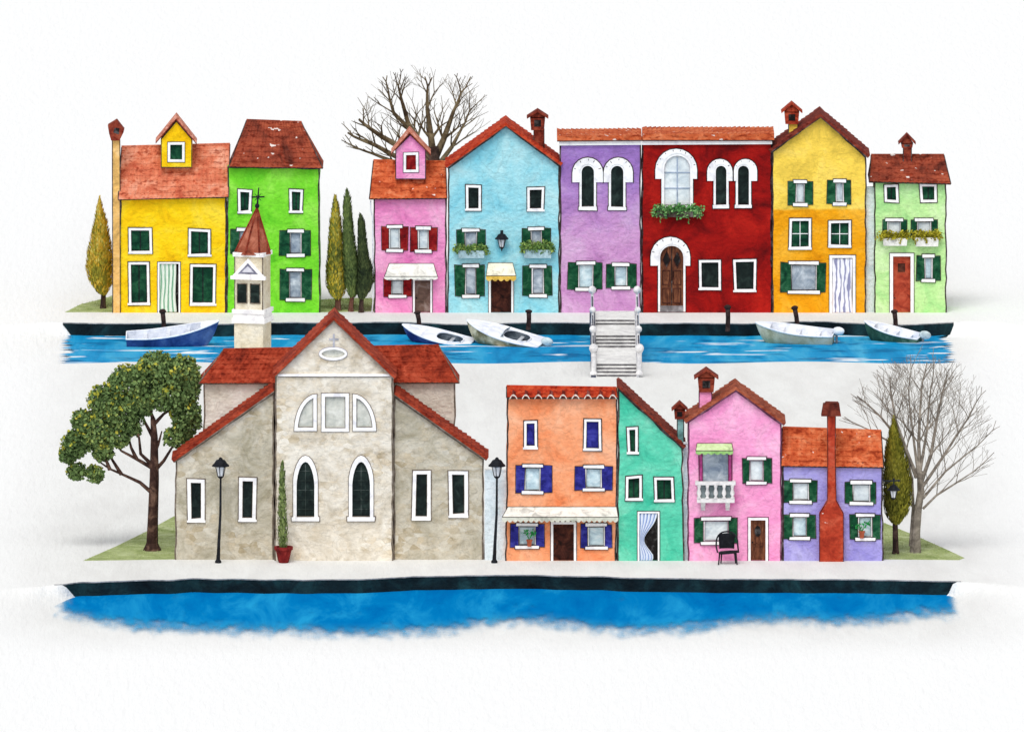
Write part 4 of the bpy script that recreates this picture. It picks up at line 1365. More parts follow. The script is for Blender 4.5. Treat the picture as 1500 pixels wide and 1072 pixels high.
BSTONE = wash('bridge_stone', (236, 234, 231), lo=(214, 212, 212), hi=(246, 245, 243), scale=.7)
bot = [(prof[0][0], -.1)] + [(y, max(-.5, z - .55)) for y, z in prof[8:-6:6]] + [(prof[-1][0], -.1)]
poly = prof + bot[::-1]
n = len(poly)
tr = tessellate_polygon([[Vector((y, z, 0)) for y, z in poly]])
for X in (Xl, Xr): mb.add([(X, b0 + y, z) for y, z in poly], [tuple(t_) for t_ in tr])
mb.add([(Xl, b0 + y, z) for y, z in poly] + [(Xr, b0 + y, z) for y, z in poly], [(i, (i + 1) % n, n + (i + 1) % n, n + i) for i in range(n)])
br.part('steps', mb, BSTONE)
for k in range(1, len(prof)):
    (ya, za), (yb2, zb2) = prof[k - 1], prof[k]
    if zb2 > za + .05:
        mb = MB()
        mb.box(Xl + .03, Xr - .03, b0 + yb2 - .03, b0 + yb2 + .02, zb2 - .04, zb2 + .006)
        mb.box(Xl + .03, Xr - .03, b0 + yb2 - .012, b0 + yb2 + .02, zb2 - .12, zb2 - .038)
        br.part('step_edge', mb, plain('step_line', (112, 110, 112)))
def hz(yy):
    z_ = 0
    for y, z in prof:
        if y <= yy: z_ = z
    return z_
SHADEST = plain('shaded_stone_side', (88, 92, 106), lo=(58, 62, 76), hi=(124, 128, 140))  # bridge's left side, its shade put into a darker stone colour
top_y = prof[[i for i, q in enumerate(prof) if q[1] == max(p_[1] for p_ in prof)][1]][0]
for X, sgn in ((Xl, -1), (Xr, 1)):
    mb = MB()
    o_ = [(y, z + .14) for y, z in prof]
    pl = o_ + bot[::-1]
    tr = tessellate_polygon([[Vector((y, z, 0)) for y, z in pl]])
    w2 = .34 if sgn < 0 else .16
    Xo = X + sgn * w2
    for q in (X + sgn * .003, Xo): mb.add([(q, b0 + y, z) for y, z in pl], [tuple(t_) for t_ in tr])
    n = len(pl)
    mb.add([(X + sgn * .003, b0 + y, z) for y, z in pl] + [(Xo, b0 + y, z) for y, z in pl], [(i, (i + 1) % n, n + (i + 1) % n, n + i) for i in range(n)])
    br.part('side_beam', mb, SHADEST if sgn < 0 else plain('pale_side', (190, 190, 196)))
    stops = [(0.15, 1.5, .17, .31), (9.8, 1.1, .10, .25), (16.2, .95, .09, .22), (top_y - .3, 1.25, .10, .27)]
    tops = []
    for yy, hh, rr, rb in stops:
        z = hz(yy)
        Xp = X + sgn * .17
        mb = MB()
        mb.lathe((Xp, b0 + yy, z), [(rr * 1.5, 0), (rr * 1.5, .12), (rr, .2), (rr, hh - .05), (rr * 1.4, hh)], 10)
        p_ = br.part('newel_post', mb, plain('newel_stone', (226, 224, 224), lo=(190, 190, 196), hi=(242, 240, 240)))
        mb = MB(); mb.ball((Xp, b0 + yy, z + hh + rb * .8), rb, 12)
        br.part('ball', mb, MATS['newel_stone'], p_, smooth=True)
        tops.append((Xp, b0 + yy, z + hh * .8))
    mb = MB()
    for a, b in zip(tops, tops[1:]): mb.tube([a, b], .05, 6)
    br.part('handrail', mb, plain('rail_iron', (74, 74, 86)))
# ------------------------------------------------------------------ mooring posts
pt = Thing('mooring_post', '', 'post', (0, 0, 0), 'mooring posts along the back quay')
mb = MB(); mb.tube([(0, 0, -.3), (.02, 0, .8), (-.02, 0, 1.55)], [.17, .16, .17], 9); pt.part('shaft', mb, POST, smooth=False)
mb = MB(); mb.ball((-.03, 0, 1.63), .25, 9, sq=(1, 1, .8)); pt.part('cap', mb, POST, smooth=True)
posts = [(240, 487, 452, 'dark mooring post in front of the green striped curtain doorway', -2),
         (385, 488, 461, 'dark mooring post just right of the bell tower', 2),
         (614, 477, 455, 'dark mooring post below the pink house brown door', -6),
         (774, 479, 453, 'dark forked looking mooring post below the aqua house right window', 3),
         (1066, 480, 446, 'tall dark mooring post in front of the dark red house', 1),
         (1168, 478, 447, 'grey brown mooring post behind the beige dinghy', -7),
         (1312, 481, 453, 'near black mooring post behind the green boat', -3)]
first = True
for px, pb, ptp, lab, tilt in posts:
    p = G(px, pb - 4, -.4); 
    yb_ = G(px, 475).y - .55
    x, zb_ = P(px, pb, yb_); _, zt = P(px, ptp, yb_)
    sc = (zt - zb_) / 1.85
    loc = (x, yb_, zb_)
    if first:
        pt.o.location = loc; pt.o['label'] = lab; pt.o.scale = (1, 1, sc); pt.o.rotation_euler.y = R(tilt); first = False
    else: dup(pt.o, loc, lab, scale=(1, 1, sc), tilt=R(tilt))

# ------------------------------------------------------------------ boats
def boat(label, stern, bow, hullmat, rimmat, deckmat, style, B=1.9, free=.75, rise=.5, heel=0, motor=None, wl=None, pitch=0, yaw=0):
    """stern/bow: px (x, y of waterline); hull lofted along its length"""
    L = abs(bow[0] - stern[0]) / S(G(stern[0], stern[1], WATER).y) / math.cos(yaw)
    mid = G((bow[0] + stern[0]) / 2, (bow[1] + stern[1]) / 2, WATER)
    t = Thing('boat', label, 'boat', (mid.x, mid.y, WATER), 'boats moored in the back canal')
    t.loc = (0, 0, 0)
    n = 22
    def half(u): return B / 2 * (.78 + .22 * math.sin(min(1, u / .45) * math.pi / 2)) * max(.0, 1 - max(0, (u - .42) / .58) ** 2.3) ** .9
    def sheer(u): return free + rise * max(0, u - .15) ** 1.8
    def keel(u): return -.28 + (sheer(1) + .28) * max(0, (u - .78) / .22) ** 2.2 * .96
    def xs(u): return (u - .5) * L
    sec = []
    for i in range(n + 1):
        u = i / n
        h_, zs, zk = max(half(u), .02), sheer(u), keel(u)
        row = []
        for k in range(9):
            a = k / 8 * math.pi
            yv = -math.cos(a)
            zz = zs + (zk - zs) * math.sin(a) ** .75
            row.append((xs(u) - (.10 * (1 - math.sin(a)) if 0 else 0), h_ * (yv if abs(yv) < 1 else yv) * (1 if k in (0, 8) else .96), zz))
        sec.append(row)
    mb = MB()
    V = [p for r in sec for p in r]
    Fc = [(i * 9 + k, i * 9 + k + 1, (i + 1) * 9 + k + 1, (i + 1) * 9 + k) for i in range(n) for k in range(8)]
    mb.add(V, Fc + [tuple(range(9))])
    t.part('hull', mb, hullmat, smooth=True)
    mb = MB()
    for sg in (0, 8):
        mb.tube([r[sg] for r in sec], .055, 6)
    mb.tube([sec[0][0], sec[0][8]], .05, 6)
    t.part('gunwale', mb, [rimmat])
    def strip(u0, u1, off, inner=1.0, m=14):
        V, Fc = [], []
        for i in range(m + 1):
            u = u0 + (u1 - u0) * i / m
            hh = max(.01, half(u) * inner)
            V += [(xs(u), -hh, sheer(u) + off), (xs(u), 0, sheer(u) + off + (.05 if off > -.1 else 0)), (xs(u), hh, sheer(u) + off)]
        for i in range(m): Fc += [(3 * i, 3 * i + 1, 3 * i + 4, 3 * i + 3), (3 * i + 1, 3 * i + 2, 3 * i + 5, 3 * i + 4)]
        return V, Fc
    if style == 'open':
        mb = MB()
        for sg in (1, -1):
            V, Fc = [], []
            for i in range(n + 1):
                u = i / n
                V += [(xs(u), sg * max(.01, half(u) - .03), sheer(u)), (xs(u), sg * max(.005, half(u) * .72), max(.12, sheer(u) + .66 * (keel(u) - sheer(u))))]
            mb.add(V, [(2 * i, 2 * i + 1, 2 * i + 3, 2 * i + 2) for i in range(n)])
        V = []
        for i in range(n + 1):
            u = i / n
            zf_ = max(.12, sheer(u) + .66 * (keel(u) - sheer(u)))
            V += [(xs(u), -max(.005, half(u) * .72), zf_), (xs(u), max(.005, half(u) * .72), zf_)]
        mb.add(V, [(2 * i, 2 * i + 1, 2 * i + 3, 2 * i + 2) for i in range(n)])
        t.part('inside', mb, deckmat)
        for u in (.2, .45, .66):
            mb = MB(); mb.box(xs(u) - .14, xs(u) + .14, -half(u) * .9, half(u) * .9, sheer(u) - .22, sheer(u) - .17)
            t.part('thwart', mb, deckmat)
        mb = MB(); V, Fc = strip(.8, .985, -.02); mb.add(V, Fc); t.part('foredeck', mb, rimmat)
    else:
        mb = MB(); V, Fc = strip(0, .985, .0, .98, 22)
        u0, u1 = (.16, .50) if style == 'cabin' else (.12, .5)
        out = [(xs(i / 22), -half(i / 22) * .98) for i in range(23)] + [(xs(i / 22), half(i / 22) * .98) for i in range(21, -1, -1)]
        hole = []
        for q in range(20):
            a = 2 * math.pi * q / 20
            uu = (u0 + u1) / 2 + (u1 - u0) / 2 * math.copysign(abs(math.cos(a)) ** .7, math.cos(a))
            hole.append((xs(uu), half(uu) * .70 * math.copysign(abs(math.sin(a)) ** .8, math.sin(a))))
        zf = lambda x, o=0: sheer(x / L + .5) + o
        out = out[:22] + [(out[22][0], 0)] + out[24:]
        vs, tr = fill([out, hole])
        mb.add([(x, y, zf(x, .01)) for x, y in vs], tr)
        t.part('deck', mb, deckmat)
        mb = MB(); k = len(hole)
        mb.add([(x, y, zf(x, .01)) for x, y in hole] + [(x * 1, y * .9, zf(x, -.4)) for x, y in hole], [(i, (i + 1) % k, k + (i + 1) % k, k + i) for i in range(k)] + [tuple(range(k, 2 * k))])
        ck = t.part('cockpit', mb, plain('dark_cockpit', (84, 94, 104), lo=(56, 64, 74), hi=(126, 134, 142)))
        mb = MB(); mb.tube([(x, y, zf(x, .05)) for x, y in hole + hole[:1]], .05, 6); t.part('coaming', mb, rimmat, ck)
        mb = MB(); uu = .3; mb.box(xs(uu) - .12, xs(uu) + .12, -half(uu) * .66, half(uu) * .66, sheer(uu) - .3, sheer(uu) - .18); t.part('seat', mb, plain('seat_vinyl', (190, 194, 200)), ck)
        if style == 'cabin':
            mb = MB()
            pts = [(xs(.52) - .0 - .25 * (abs(y) / (B / 2)) ** 2, y, zf(xs(.52))) for y in [B * .36 * (q / 4 - 1) for q in range(9)]]
            mb.add([p for p in pts] + [(p[0] - .18, p[1] * .92, p[2] + .28) for p in pts], [(i, i + 1, 10 + i, 9 + i) for i in range(8)])
            t.part('windscreen', mb, plain('screen_tint', (150, 172, 182), rough=.3))
    if motor:
        mb = MB()
        x0 = -L / 2 - .22
        z0 = sheer(0)
        mb.ball((x0 - .12, 0, z0 + .18), .34, 10, sq=(1.25, .8, .85))
        mo = t.part('outboard_motor', mb, motor, smooth=True)
        mb = MB(); mb.tube([(x0, 0, z0 + .05), (x0 - .05, 0, -.4)], [.09, .07], 7); mb.box(x0, x0 + .3, -.06, .06, z0 - .12, z0 + .03)
        t.part('motor_leg', mb, plain('motor_grey', (110, 116, 124)), mo)
    yw = yaw if bow[0] > stern[0] else math.pi - yaw
    t.o.rotation_euler = (0, 0, 0)
    M = Matrix.Rotation(heel, 4, 'X') @ Matrix.Rotation(yw, 4, 'Z') @ Matrix.Rotation(-pitch, 4, 'Y')
    t.o.rotation_euler = M.to_euler()
    return t
BLUEH = wash('blue_hull', (60, 86, 146), lo=(30, 52, 106), hi=(96, 122, 172), scale=.6, bump=.1, rough=.6)
WH = plain('white_boat', (238, 240, 246), lo=(212, 216, 230), hi=(248, 250, 252), grain=.04)
NAVY = wash('navy_hull', (40, 58, 120), lo=(20, 34, 84), hi=(80, 100, 150), scale=.8, bump=.1)
OLIVE = wash('olive_hull', (150, 138, 104), lo=(104, 94, 66), hi=(226, 214, 182), scale=.9, bump=.1)
BEIGE = wash('beige_hull', (206, 196, 166), lo=(172, 162, 126), hi=(224, 216, 196), scale=.7, bump=.1)
GREENH = wash('green_hull', (60, 100, 84), lo=(34, 66, 56), hi=(112, 144, 124), scale=.7, bump=.1)
boat('deep blue rowing boat with high bow, under the yellow house', (186, 505), (322, 507), BLUEH, WH, plain('boat_inside', (222, 226, 236), lo=(196, 202, 216)), 'open', B=2.2, free=.82, rise=1.1, heel=R(11), pitch=R(2))
boat('small white motorboat with navy hull, moored below the pink house', (690, 503), (588, 499), NAVY, WH, WH, 'deck', B=2.3, free=.42, rise=.5, heel=R(12), pitch=R(5), yaw=R(18))
boat('white decked motorboat with olive cream hull and outboard, below the aqua house', (793, 506), (681, 502), OLIVE, WH, WH, 'cabin', B=2.5, free=.7, rise=.6, heel=R(12), motor=plain('pale_motor', (206, 222, 226)), pitch=R(6), yaw=R(20))
boat('beige open dinghy with white outboard, below the two-tone yellow house', (1220, 503), (1106, 501), BEIGE, WH, WH, 'open', B=2.2, free=.85, rise=.55, heel=R(10), motor=WH, pitch=R(1.5), yaw=R(8))
boat('slim green dinghy with white top and outboard, rightmost on the canal', (1346, 501), (1264, 497), GREENH, WH, WH, 'open', B=1.8, free=.68, rise=.45, heel=R(9), motor=plain('pale_motor', (206, 222, 226)), pitch=R(6), yaw=R(18))

# ------------------------------------------------------------------ trees
def cypress(name_label, top, prof_px, base, Y, mat, trunkw, cat='tree', n=2600, bark=None, seed=1, name='cypress_tree', size=.15, group=None):
    """prof_px: list of (y, xl, xr) silhouette rows"""
    rg = random.Random(seed)
    k = S(Y)
    cx, _ = P((prof_px[-1][1] + prof_px[-1][2]) / 2, 0, Y)
    bx, bz_ = P(base[0], base[1], Y)
    t = Thing(name, name_label, cat, (bx, Y, 0), group)
    mb = MB()
    ycrown = prof_px[-1][0]
    zc = P(base[0], ycrown - 12, Y)[1]
    w = trunkw / k / 2
    mb.tube([(bx, Y, -.1), (bx, Y, .3), (cx, Y, zc)], [w * 1.35, w, w * .8], 8)
    t.part('trunk', mb, bark or TRUNK)
    rows = [(P(0, y, Y)[1], P(a, y, Y)[0], P(b, y, Y)[0]) for y, a, b in [(top[1], top[0] - .4, top[0] + .4)] + prof_px]
    mb = MB()
    # dense inner body
    V, Fc, m = [], [], 12
    fine = []
    for (z0, a0, b0), (z1, a1, b1) in zip(rows, rows[1:]):
        for q in range(4):
            u = q / 4
            fine.append((z0 + (z1 - z0) * u, a0 + (a1 - a0) * u, b0 + (b1 - b0) * u))
    fine.append(rows[-1])
    for z, a, b in fine:
        c, r = (a + b) / 2, (b - a) / 2
        for q in range(m):
            th_ = 2 * math.pi * q / m
            rr = r * (.80 + .14 * mnoise.noise(Vector((math.cos(th_) * 2, math.sin(th_) * 2, z * 1.6 + seed))))
            V.append((c + rr * math.cos(th_), Y + rr * math.sin(th_), z))
    for i in range(len(fine) - 1):
        for q in range(m):
            q2 = (q + 1) % m
            Fc.append((i * m + q, i * m + q2, (i + 1) * m + q2, (i + 1) * m + q))
    mb.add(V, Fc + [tuple(range(m)), tuple(range(len(V) - m, len(V)))])
    wts = []
    for i in range(len(fine) - 1): wts.append((fine[i][0] - fine[i + 1][0]) * (fine[i][2] - fine[i][1] + .1))
    for _ in range(n):
        i = rg.choices(range(len(wts)), wts)[0]
        u = rg.random()
        z = fine[i][0] + (fine[i + 1][0] - fine[i][0]) * u
        a = fine[i][1] + (fine[i + 1][1] - fine[i][1]) * u
        b = fine[i][2] + (fine[i + 1][2] - fine[i][2]) * u
        th_ = rg.random() * 6.283
        r = (b - a) / 2
        rr = r * (.80 + .24 * rg.random() ** .6)
        p = ((a + b) / 2 + rr * math.cos(th_), Y + rr * math.sin(th_), z)
        s0 = len(mb.v)
        sz = size * rg.uniform(.6, 1.2)
        # upward pointing sprays
        d = Vector((math.cos(th_) * .35, math.sin(th_) * .35, 1)).normalized()
        sd_ = Vector((-math.sin(th_), math.cos(th_), rg.uniform(-.4, .4))).normalized() * sz * .42
        pv = Vector(p)
        mb.add([pv - d * sz, pv - sd_, pv + d * sz * 1.2, pv + sd_], [(0, 1, 2, 3)])
    t.part('crown', mb, mat)
    return t
Ybt = YB - .4
cypress('olive brown cypress tree left of the yellow house', (146, 289), [(300, 142.5, 149.5), (322, 138, 157), (345, 133, 161), (370, 127, 165), (395, 125.5, 166.5), (412, 130, 166), (424, 139, 161), (431, 146, 156)], (151, 453), G(0, 452).y, CYP_OLIVE, 8, seed=1)
cypress('yellowish cypress tree, leftmost of the three together', (491, 285), [(300, 487, 496), (325, 483, 500), (360, 480, 504), (395, 477.5, 507), (418, 477, 508), (430, 482, 505), (437, 489, 500)], (495, 457), G(0, 455).y - .1, CYP_MIX, 9, seed=2, bark=plain('red_bark', (112, 74, 62), grain=.2))
cypress('tallest cypress tree, middle of the three together', (508, 278), [(290, 503.5, 514), (315, 502, 516), (350, 502, 520), (385, 503, 526), (410, 504, 529), (426, 507, 526), (434, 512, 521)], (514, 458), G(0, 455).y - .6, CYP_MID, 7, seed=3, bark=MATS['red_bark'])
cypress('short dark cypress tree touching the pink house, rightmost of the three', (528, 313), [(325, 524.5, 534), (350, 524, 537), (375, 524, 540), (395, 524, 547), (408, 523, 550), (425, 521, 543), (436, 525, 535)], (529, 458), G(0, 455).y - 1.1, CYP_DARK, 7, seed=4)
cypress('dark olive cypress tree beside the lavender house, under a wall lamp', (1309, 610), [(625, 1304, 1313.5), (650, 1297.5, 1322), (675, 1294, 1330), (705, 1293, 1335.5), (735, 1293.5, 1336), (752, 1296, 1330), (762, 1303, 1322), (767, 1309, 1317)], (1312, 812), G(0, 811).y, leafmat('cypress_front', [(.25, (50, 52, 20)), (.45, (92, 92, 32)), (.6, (128, 122, 44)), (.78, (120, 124, 60))], .4), 9, seed=5, n=3200)

def bare_tree(label, base, Y, trunk_pts, w0, seeds, mat, depth=6, seed=3, limbs=(), spread=.42, env=None, l0=2.0, lw=.72):
    """trunk_pts: px polyline of trunk; limbs: px polylines of main limbs; twigs grow from them"""
    rg = random.Random(seed)
    k = S(Y)
    bx = P(base[0], 0, Y)[0]
    t = Thing('bare_tree', label, 'tree', (bx, Y, 0))
    q = [(P(x, y, Y)[0], Y, P(x, y, Y)[1]) for x, y in trunk_pts]
    q[0] = (q[0][0], Y, -.1)
    mb = MB()
    rad = [w0 / k / 2 * (1.35 if i == 0 else 1 - .35 * i / len(q)) for i in range(len(q))]
    mb.tube(q, rad, 9)
    t.part('trunk', mb, mat[0])
    mb = MB()
    ec = None
    if env:
        (ex, ez), rx, rz = P(env[0], env[1], Y), env[2] / k, env[3] / k
    def grow(p, d, L, r, lev):
        m = 3
        pts, rr = [p], [r]
        dd = d.copy()
        for i in range(m):
            dd = (dd + Vector((rg.gauss(0, .09), rg.gauss(0, .09), rg.gauss(.03, .07)))).normalized()
            p = p + dd * L / m
            pts.append(p); rr.append(r * (1 - .42 * (i + 1) / m))
            if env and ((p.x - ex) / rx) ** 2 + ((p.z - ez) / rz) ** 2 > rg.uniform(.72, 1.2):
                lev = 0
                break
            if lev > 1 and i < m - 1 and rg.random() < .85:
                s_ = spread * rg.uniform(.8, 1.5)
                nd_ = (dd + Vector((rg.choice((-1, 1)) * s_, rg.uniform(-1, 1) * s_, rg.uniform(-.1, .3) * s_))).normalized()
                grow(p, nd_, L * rg.uniform(.55, .8), rr[-1] * .55, lev - 1)
        mb.tube(pts, [max(.0085, x) for x in rr], 5 if r > .05 else 4, cap=False)
        if lev > 0:
            for sg in (-1, 1):
                s_ = spread * rg.uniform(.45, 1.0)
                nd_ = (dd + Vector((sg * s_, rg.uniform(-1, 1) * s_, rg.uniform(-.05, .25) * s_))).normalized()
                grow(p, nd_, L * rg.uniform(.7, .92), rr[-1] * .8, lev - 1)
    for lp, r0, lev in limbs:
        pts = [Vector((P(x, y, Y)[0], Y + rg.uniform(-.3, .3) * i, P(x, y, Y)[1])) for i, (x, y) in enumerate(lp)]
        n = len(pts)
        rr = [r0 * lw / k / 2 * (1 - .55 * i / (n - 1)) for i in range(n)]
        mb.tube(pts, rr, 7, cap=False)
        d = (pts[-1] - pts[-2]).normalized()
        grow(pts[-1], d, l0, rr[-1], lev + 1)
        for i in range(1, n):
            for sg in (-1, 1):
                if rg.random() < .8:
                    dv = (pts[i] - pts[i - 1]).normalized()
                    s_ = spread * 1.5
                    grow(pts[i], (dv + Vector((sg * s_, rg.uniform(-1, 1) * s_, .1))).normalized(), l0 * .8, rr[i] * .5, lev - 1)
    t.part('crown', mb, mat[1])
    return t
Ybb = YB + 7
bare_tree('bare spreading tree showing above the roof of the back pink house', (636, 440), Ybb, [(638, 430), (636, 330), (636, 245), (634, 215)], 24, 0, (TRUNK, TWIG), seed=5, spread=.5, l0=1.5, lw=1.05, env=(618, 200, 108, 98),
          limbs=[([(636, 240), (632, 205), (626, 160)], 13, 3), ([(634, 235), (612, 205), (598, 180), (590, 150)], 11, 3), ([(636, 235), (650, 205), (664, 165)], 12, 3), ([(634, 240), (590, 218), (560, 200), (540, 185)], 11, 3),
                 ([(632, 246), (585, 232), (550, 212), (528, 204)], 9, 3), ([(620, 250), (575, 236), (545, 225)], 8, 2), ([(640, 245), (662, 215), (676, 190)], 8, 3), ([(634, 230), (606, 195), (577, 165), (572, 148)], 8, 3)])
Yrt = G(0, 811).y + .5
bare_tree('large bare grey tree with a fan of fine twigs, right of the lavender house', (1342, 812), Yrt, [(1341, 813), (1342, 780), (1345, 745), (1349, 720), (1348, 690)], 13.5, 0, (TRUNK2, TRUNK2), seed=8, spread=.45, l0=2.0, env=(1346, 648, 108, 122),
          limbs=[([(1348, 695), (1346, 650), (1347, 610), (1350, 575)], 9, 4), ([(1343, 700), (1328, 660), (1312, 615), (1306, 580)], 9, 4), ([(1350, 705), (1364, 665), (1372, 620), (1380, 580)], 9, 4),
                 ([(1341, 690), (1322, 650), (1290, 610), (1268, 590)], 7, 4), ([(1352, 712), (1380, 670), (1404, 635), (1418, 612)], 7, 4), ([(1352, 745), (1372, 725), (1400, 706), (1425, 692)], 5.5, 3),
                 ([(1334, 800), (1338, 745), (1336, 700), (1326, 660), (1290, 640)], 8, 3), ([(1352, 730), (1385, 690), (1420, 660)], 6, 4), ([(1346, 700), (1338, 640), (1332, 590)], 7, 4), ([(1348, 690), (1358, 630), (1362, 585)], 7, 4)])

# big leafy tree left of the church
Yp = G(222, 806).y
kp = S(Yp)
t = Thing('leafy_tree', 'large leaning dark green leafy tree on the grass left of the church', 'tree', (P(223, 806, Yp)[0], Yp, 0))
mb = MB()
v3 = lambda x, y, dy=0: Vector((P(x, y, Yp)[0], Yp + dy, P(x, y, Yp)[1]))
mb.tube([v3(223, 808), v3(223, 795), v3(224, 760), v3(226, 700), v3(226, 640), v3(224, 612)], [.62, .36, .32, .29, .22, .15], 10)
for a in (-1, 1): mb.tube([v3(223 + a * 3, 796), v3(223 + a * 12, 807, -.2)], [.2, .05], 6)
for lp in ([(223, 722), (205, 706), (185, 698), (160, 686), (140, 672)], [(221, 684), (200, 672), (178, 660), (165, 648)], [(226, 690), (240, 675), (252, 655), (262, 640)], [(226, 664), (232, 650), (237, 632)], [(224, 640), (213, 620), (205, 600)],
           [(225, 615), (217, 595), (212, 575)], [(225, 622), (240, 606), (256, 598)], [(222, 680), (206, 665), (204, 640), (200, 625)], [(161, 688), (155, 672), (150, 655)], [(200, 672), (192, 655), (188, 640)], [(178, 695), (165, 675), (158, 660)]):
    pts = [v3(x, y, rnd.uniform(-.25, .25) * i) for i, (x, y) in enumerate(lp)]
    mb.tube(pts, [.13 - .09 * i / (len(pts) - 1) for i in range(len(pts))], 6)
t.part('trunk', mb, plain('dark_bark', (66, 46, 40), lo=(40, 26, 24), hi=(120, 92, 78), grain=.2, bump=.5))
mb = MB()
rg = random.Random(4)
blobs = [(262, 547, 36, 32), (228, 540, 34, 30), (190, 560, 38, 30), (252, 578, 40, 32), (152, 588, 28, 30), (112, 650, 26, 24), (136, 630, 32, 30), (182, 603, 36, 38), (272, 612, 26, 40), (112, 690, 17, 15), (139, 694, 17, 16), (258, 640, 24, 18), (170, 640, 24, 20), (205, 588, 28, 28), (100, 665, 17, 18), (120, 615, 20, 18), (280, 560, 17, 34), (196, 628, 14, 14), (150, 660, 20, 18)]
for bx, by, rx, rz in blobs:
    c = v3(bx, by)
    ax, az = rx / kp, rz / kp
    ay = min(ax, az) * 1.05
    n = int(1000 * ax * az)
    for _ in range(n):
        d = Vector((rg.gauss(0, 1), rg.gauss(0, 1), rg.gauss(0, 1))).normalized()
        r = rg.random() ** .28
        w_ = .86 + .2 * mnoise.noise(d * 2.2 + Vector((bx, by, 0)))
        p = c + Vector((d.x * ax, d.y * ay, d.z * az)) * r * w_
        mb.leaf(p, rg.uniform(.085, .16), rg)
        if r * w_ > .85 and d.z - d.x * .8 > .2 and rg.random() < .7: mb.m[-1] = 1
t.part('crown', mb, [PINE, leafmat('yellowing_leaves', [(.3, (112, 116, 44)), (.5, (142, 140, 52)), (.8, (176, 166, 72))], 1)])

# potted cypress by the church
Yc = YF - .9
t = Thing('potted_cypress', 'thin cypress in a dark red pot against the church front', 'potted plant', (P(415.5, 820, Yc)[0], Yc, 0))
xo, _ = P(415.5, 820, Yc)
mb = MB(); mb.lathe((xo, Yc, 0), [(.28, 0), (.34, .1), (.5, .78), (.58, .82), (.58, 1.0), (.48, 1.0), (.44, .85)], 14)
t.part('pot', mb, plain('oxblood_pot', (120, 32, 32), lo=(86, 20, 24), hi=(158, 60, 54)), smooth=False)
mb = MB(); mb.tube([(xo, Yc, .8), (xo, Yc, 1.6)], [.06, .05], 6); t.part('stem', mb, TRUNK)
mb = MB()
rg = random.Random(9)
rows = [(676, 412, 415), (690, 409, 418), (715, 407.5, 419), (745, 406, 421), (775, 405, 423), (795, 406.5, 423), (802, 410, 420)]
for _ in range(1100):
    i = rg.choices(range(6), [1, 2.4, 3.2, 3.6, 2.4, .8])[0]; u = rg.random()
    yv = rows[i][0] + (rows[i + 1][0] - rows[i][0]) * u
    a = rows[i][1] + (rows[i + 1][1] - rows[i][1]) * u; b = rows[i][2] + (rows[i + 1][2] - rows[i][2]) * u
    X0, Z = P(a, yv, Yc); X1, _ = P(b, yv, Yc)
    th_ = rg.random() * 6.28; r = (X1 - X0) / 2 * rg.random() ** .4 * rg.uniform(.8, 1.05)
    pv = Vector(((X0 + X1) / 2 + r * math.cos(th_), Yc + r * math.sin(th_), Z))
    sz = rg.uniform(.07, .15)
    d_ = Vector((.3 * math.cos(th_), .3 * math.sin(th_), 1)).normalized(); s_ = Vector((-math.sin(th_), math.cos(th_), 0)) * sz * .5
    mb.add([pv - d_ * sz, pv - s_, pv + d_ * sz, pv + s_], [(0, 1, 2, 3)])
t.part('foliage', mb, POTLEAF)

# ------------------------------------------------------------------ street lamps, wall lamps
LGL = wash('lamp_glass', (226, 228, 232), lo=(206, 210, 218), hi=(242, 242, 244), bump=0, tide=0)
def lantern(mb, mg, c, s=1.0):
    x, y, z = c
    mb.lathe((x, y, z + .62 * s), [(.5 * s, 0), (.5 * s, .05 * s), (.38 * s, .16 * s), (.26 * s, .34 * s), (.12 * s, .4 * s), (.1 * s, .46 * s), (.02 * s, .52 * s)], 12)
    for k in range(6):
        a = k * math.pi / 3 + .3
        mb.tube([(x + .3 * s * math.cos(a), y + .3 * s * math.sin(a), z + .62 * s), (x + .17 * s * math.cos(a), y + .17 * s * math.sin(a), z + .04 * s)], .022 * s, 5)
    mb.lathe((x, y, z - .1 * s), [(.06 * s, 0), (.19 * s, .12 * s), (.19 * s, .17 * s)], 8)
    mg.lathe((x, y, z + .06 * s), [(.15 * s, 0), (.26 * s, .56 * s)], 12)
Yl = YF - 1.0
LS = Thing('street_lamp', 'tall black street lamp in front of the church left aisle', 'street lamp', (P(322, 822, Yl)[0], Yl, 0), 'black street lamps on the front pavement')
LS.loc = (0, 0, 0)
H = P(322, 701, Yl)[1]
mb = MB(); mb.tube([(-.1, 0, 0), (-.06, 0, 1.2), (.04, 0, 3.0), (.06, 0, H)], [.12, .095, .075, .06], 8); mb.lathe((-.1, 0, 0), [(.2, 0), (.2, .12), (.13, .2), (.11, .5)], 10)
LS.part('pole', mb, BLACK)
mb, mg = MB(), MB(); lantern(mb, mg, (.06, 0, H + .1), 1.08)
la = LS.part('lantern', mb, BLACK); LS.part('glass', mg, LGL, la)
dup(LS.o, (P(726.5, 822, Yl)[0], Yl, 0), 'tall black street lamp between the church and the orange house')
Yw = YB - .42
t = Thing('wall_lamp', 'small black wall lantern between the aqua house upper windows', 'wall lamp', (P(735, 356, Yw)[0], Yw, P(735, 356, Yw)[1]))
x, z = P(735, 363, Yw)
mb, mg = MB(), MB(); lantern(mb, mg, (x, Yw, z), .95); mb.tube([(x, Yw, z + 1.05), (x, YB, z + 1.05)], .03, 6); mb.box(x - .1, x + .1, YB - .03, YB - .002, z + .5, z + 1.15); mb.tube([(x, Yw, z - .25), (x, Yw, z)], [.02, .07], 6)
b_ = t.part('bracket', mb, BLACK); t.part('glass', mg, LGL, b_)
t = Thing('wall_lamp', 'black bracket lantern on the corner of the lavender house, before the cypress', 'wall lamp', (P(1308, 722, YF)[0], YF - .1, P(1308, 722, YF)[1]))
Yw = YF - 1.2
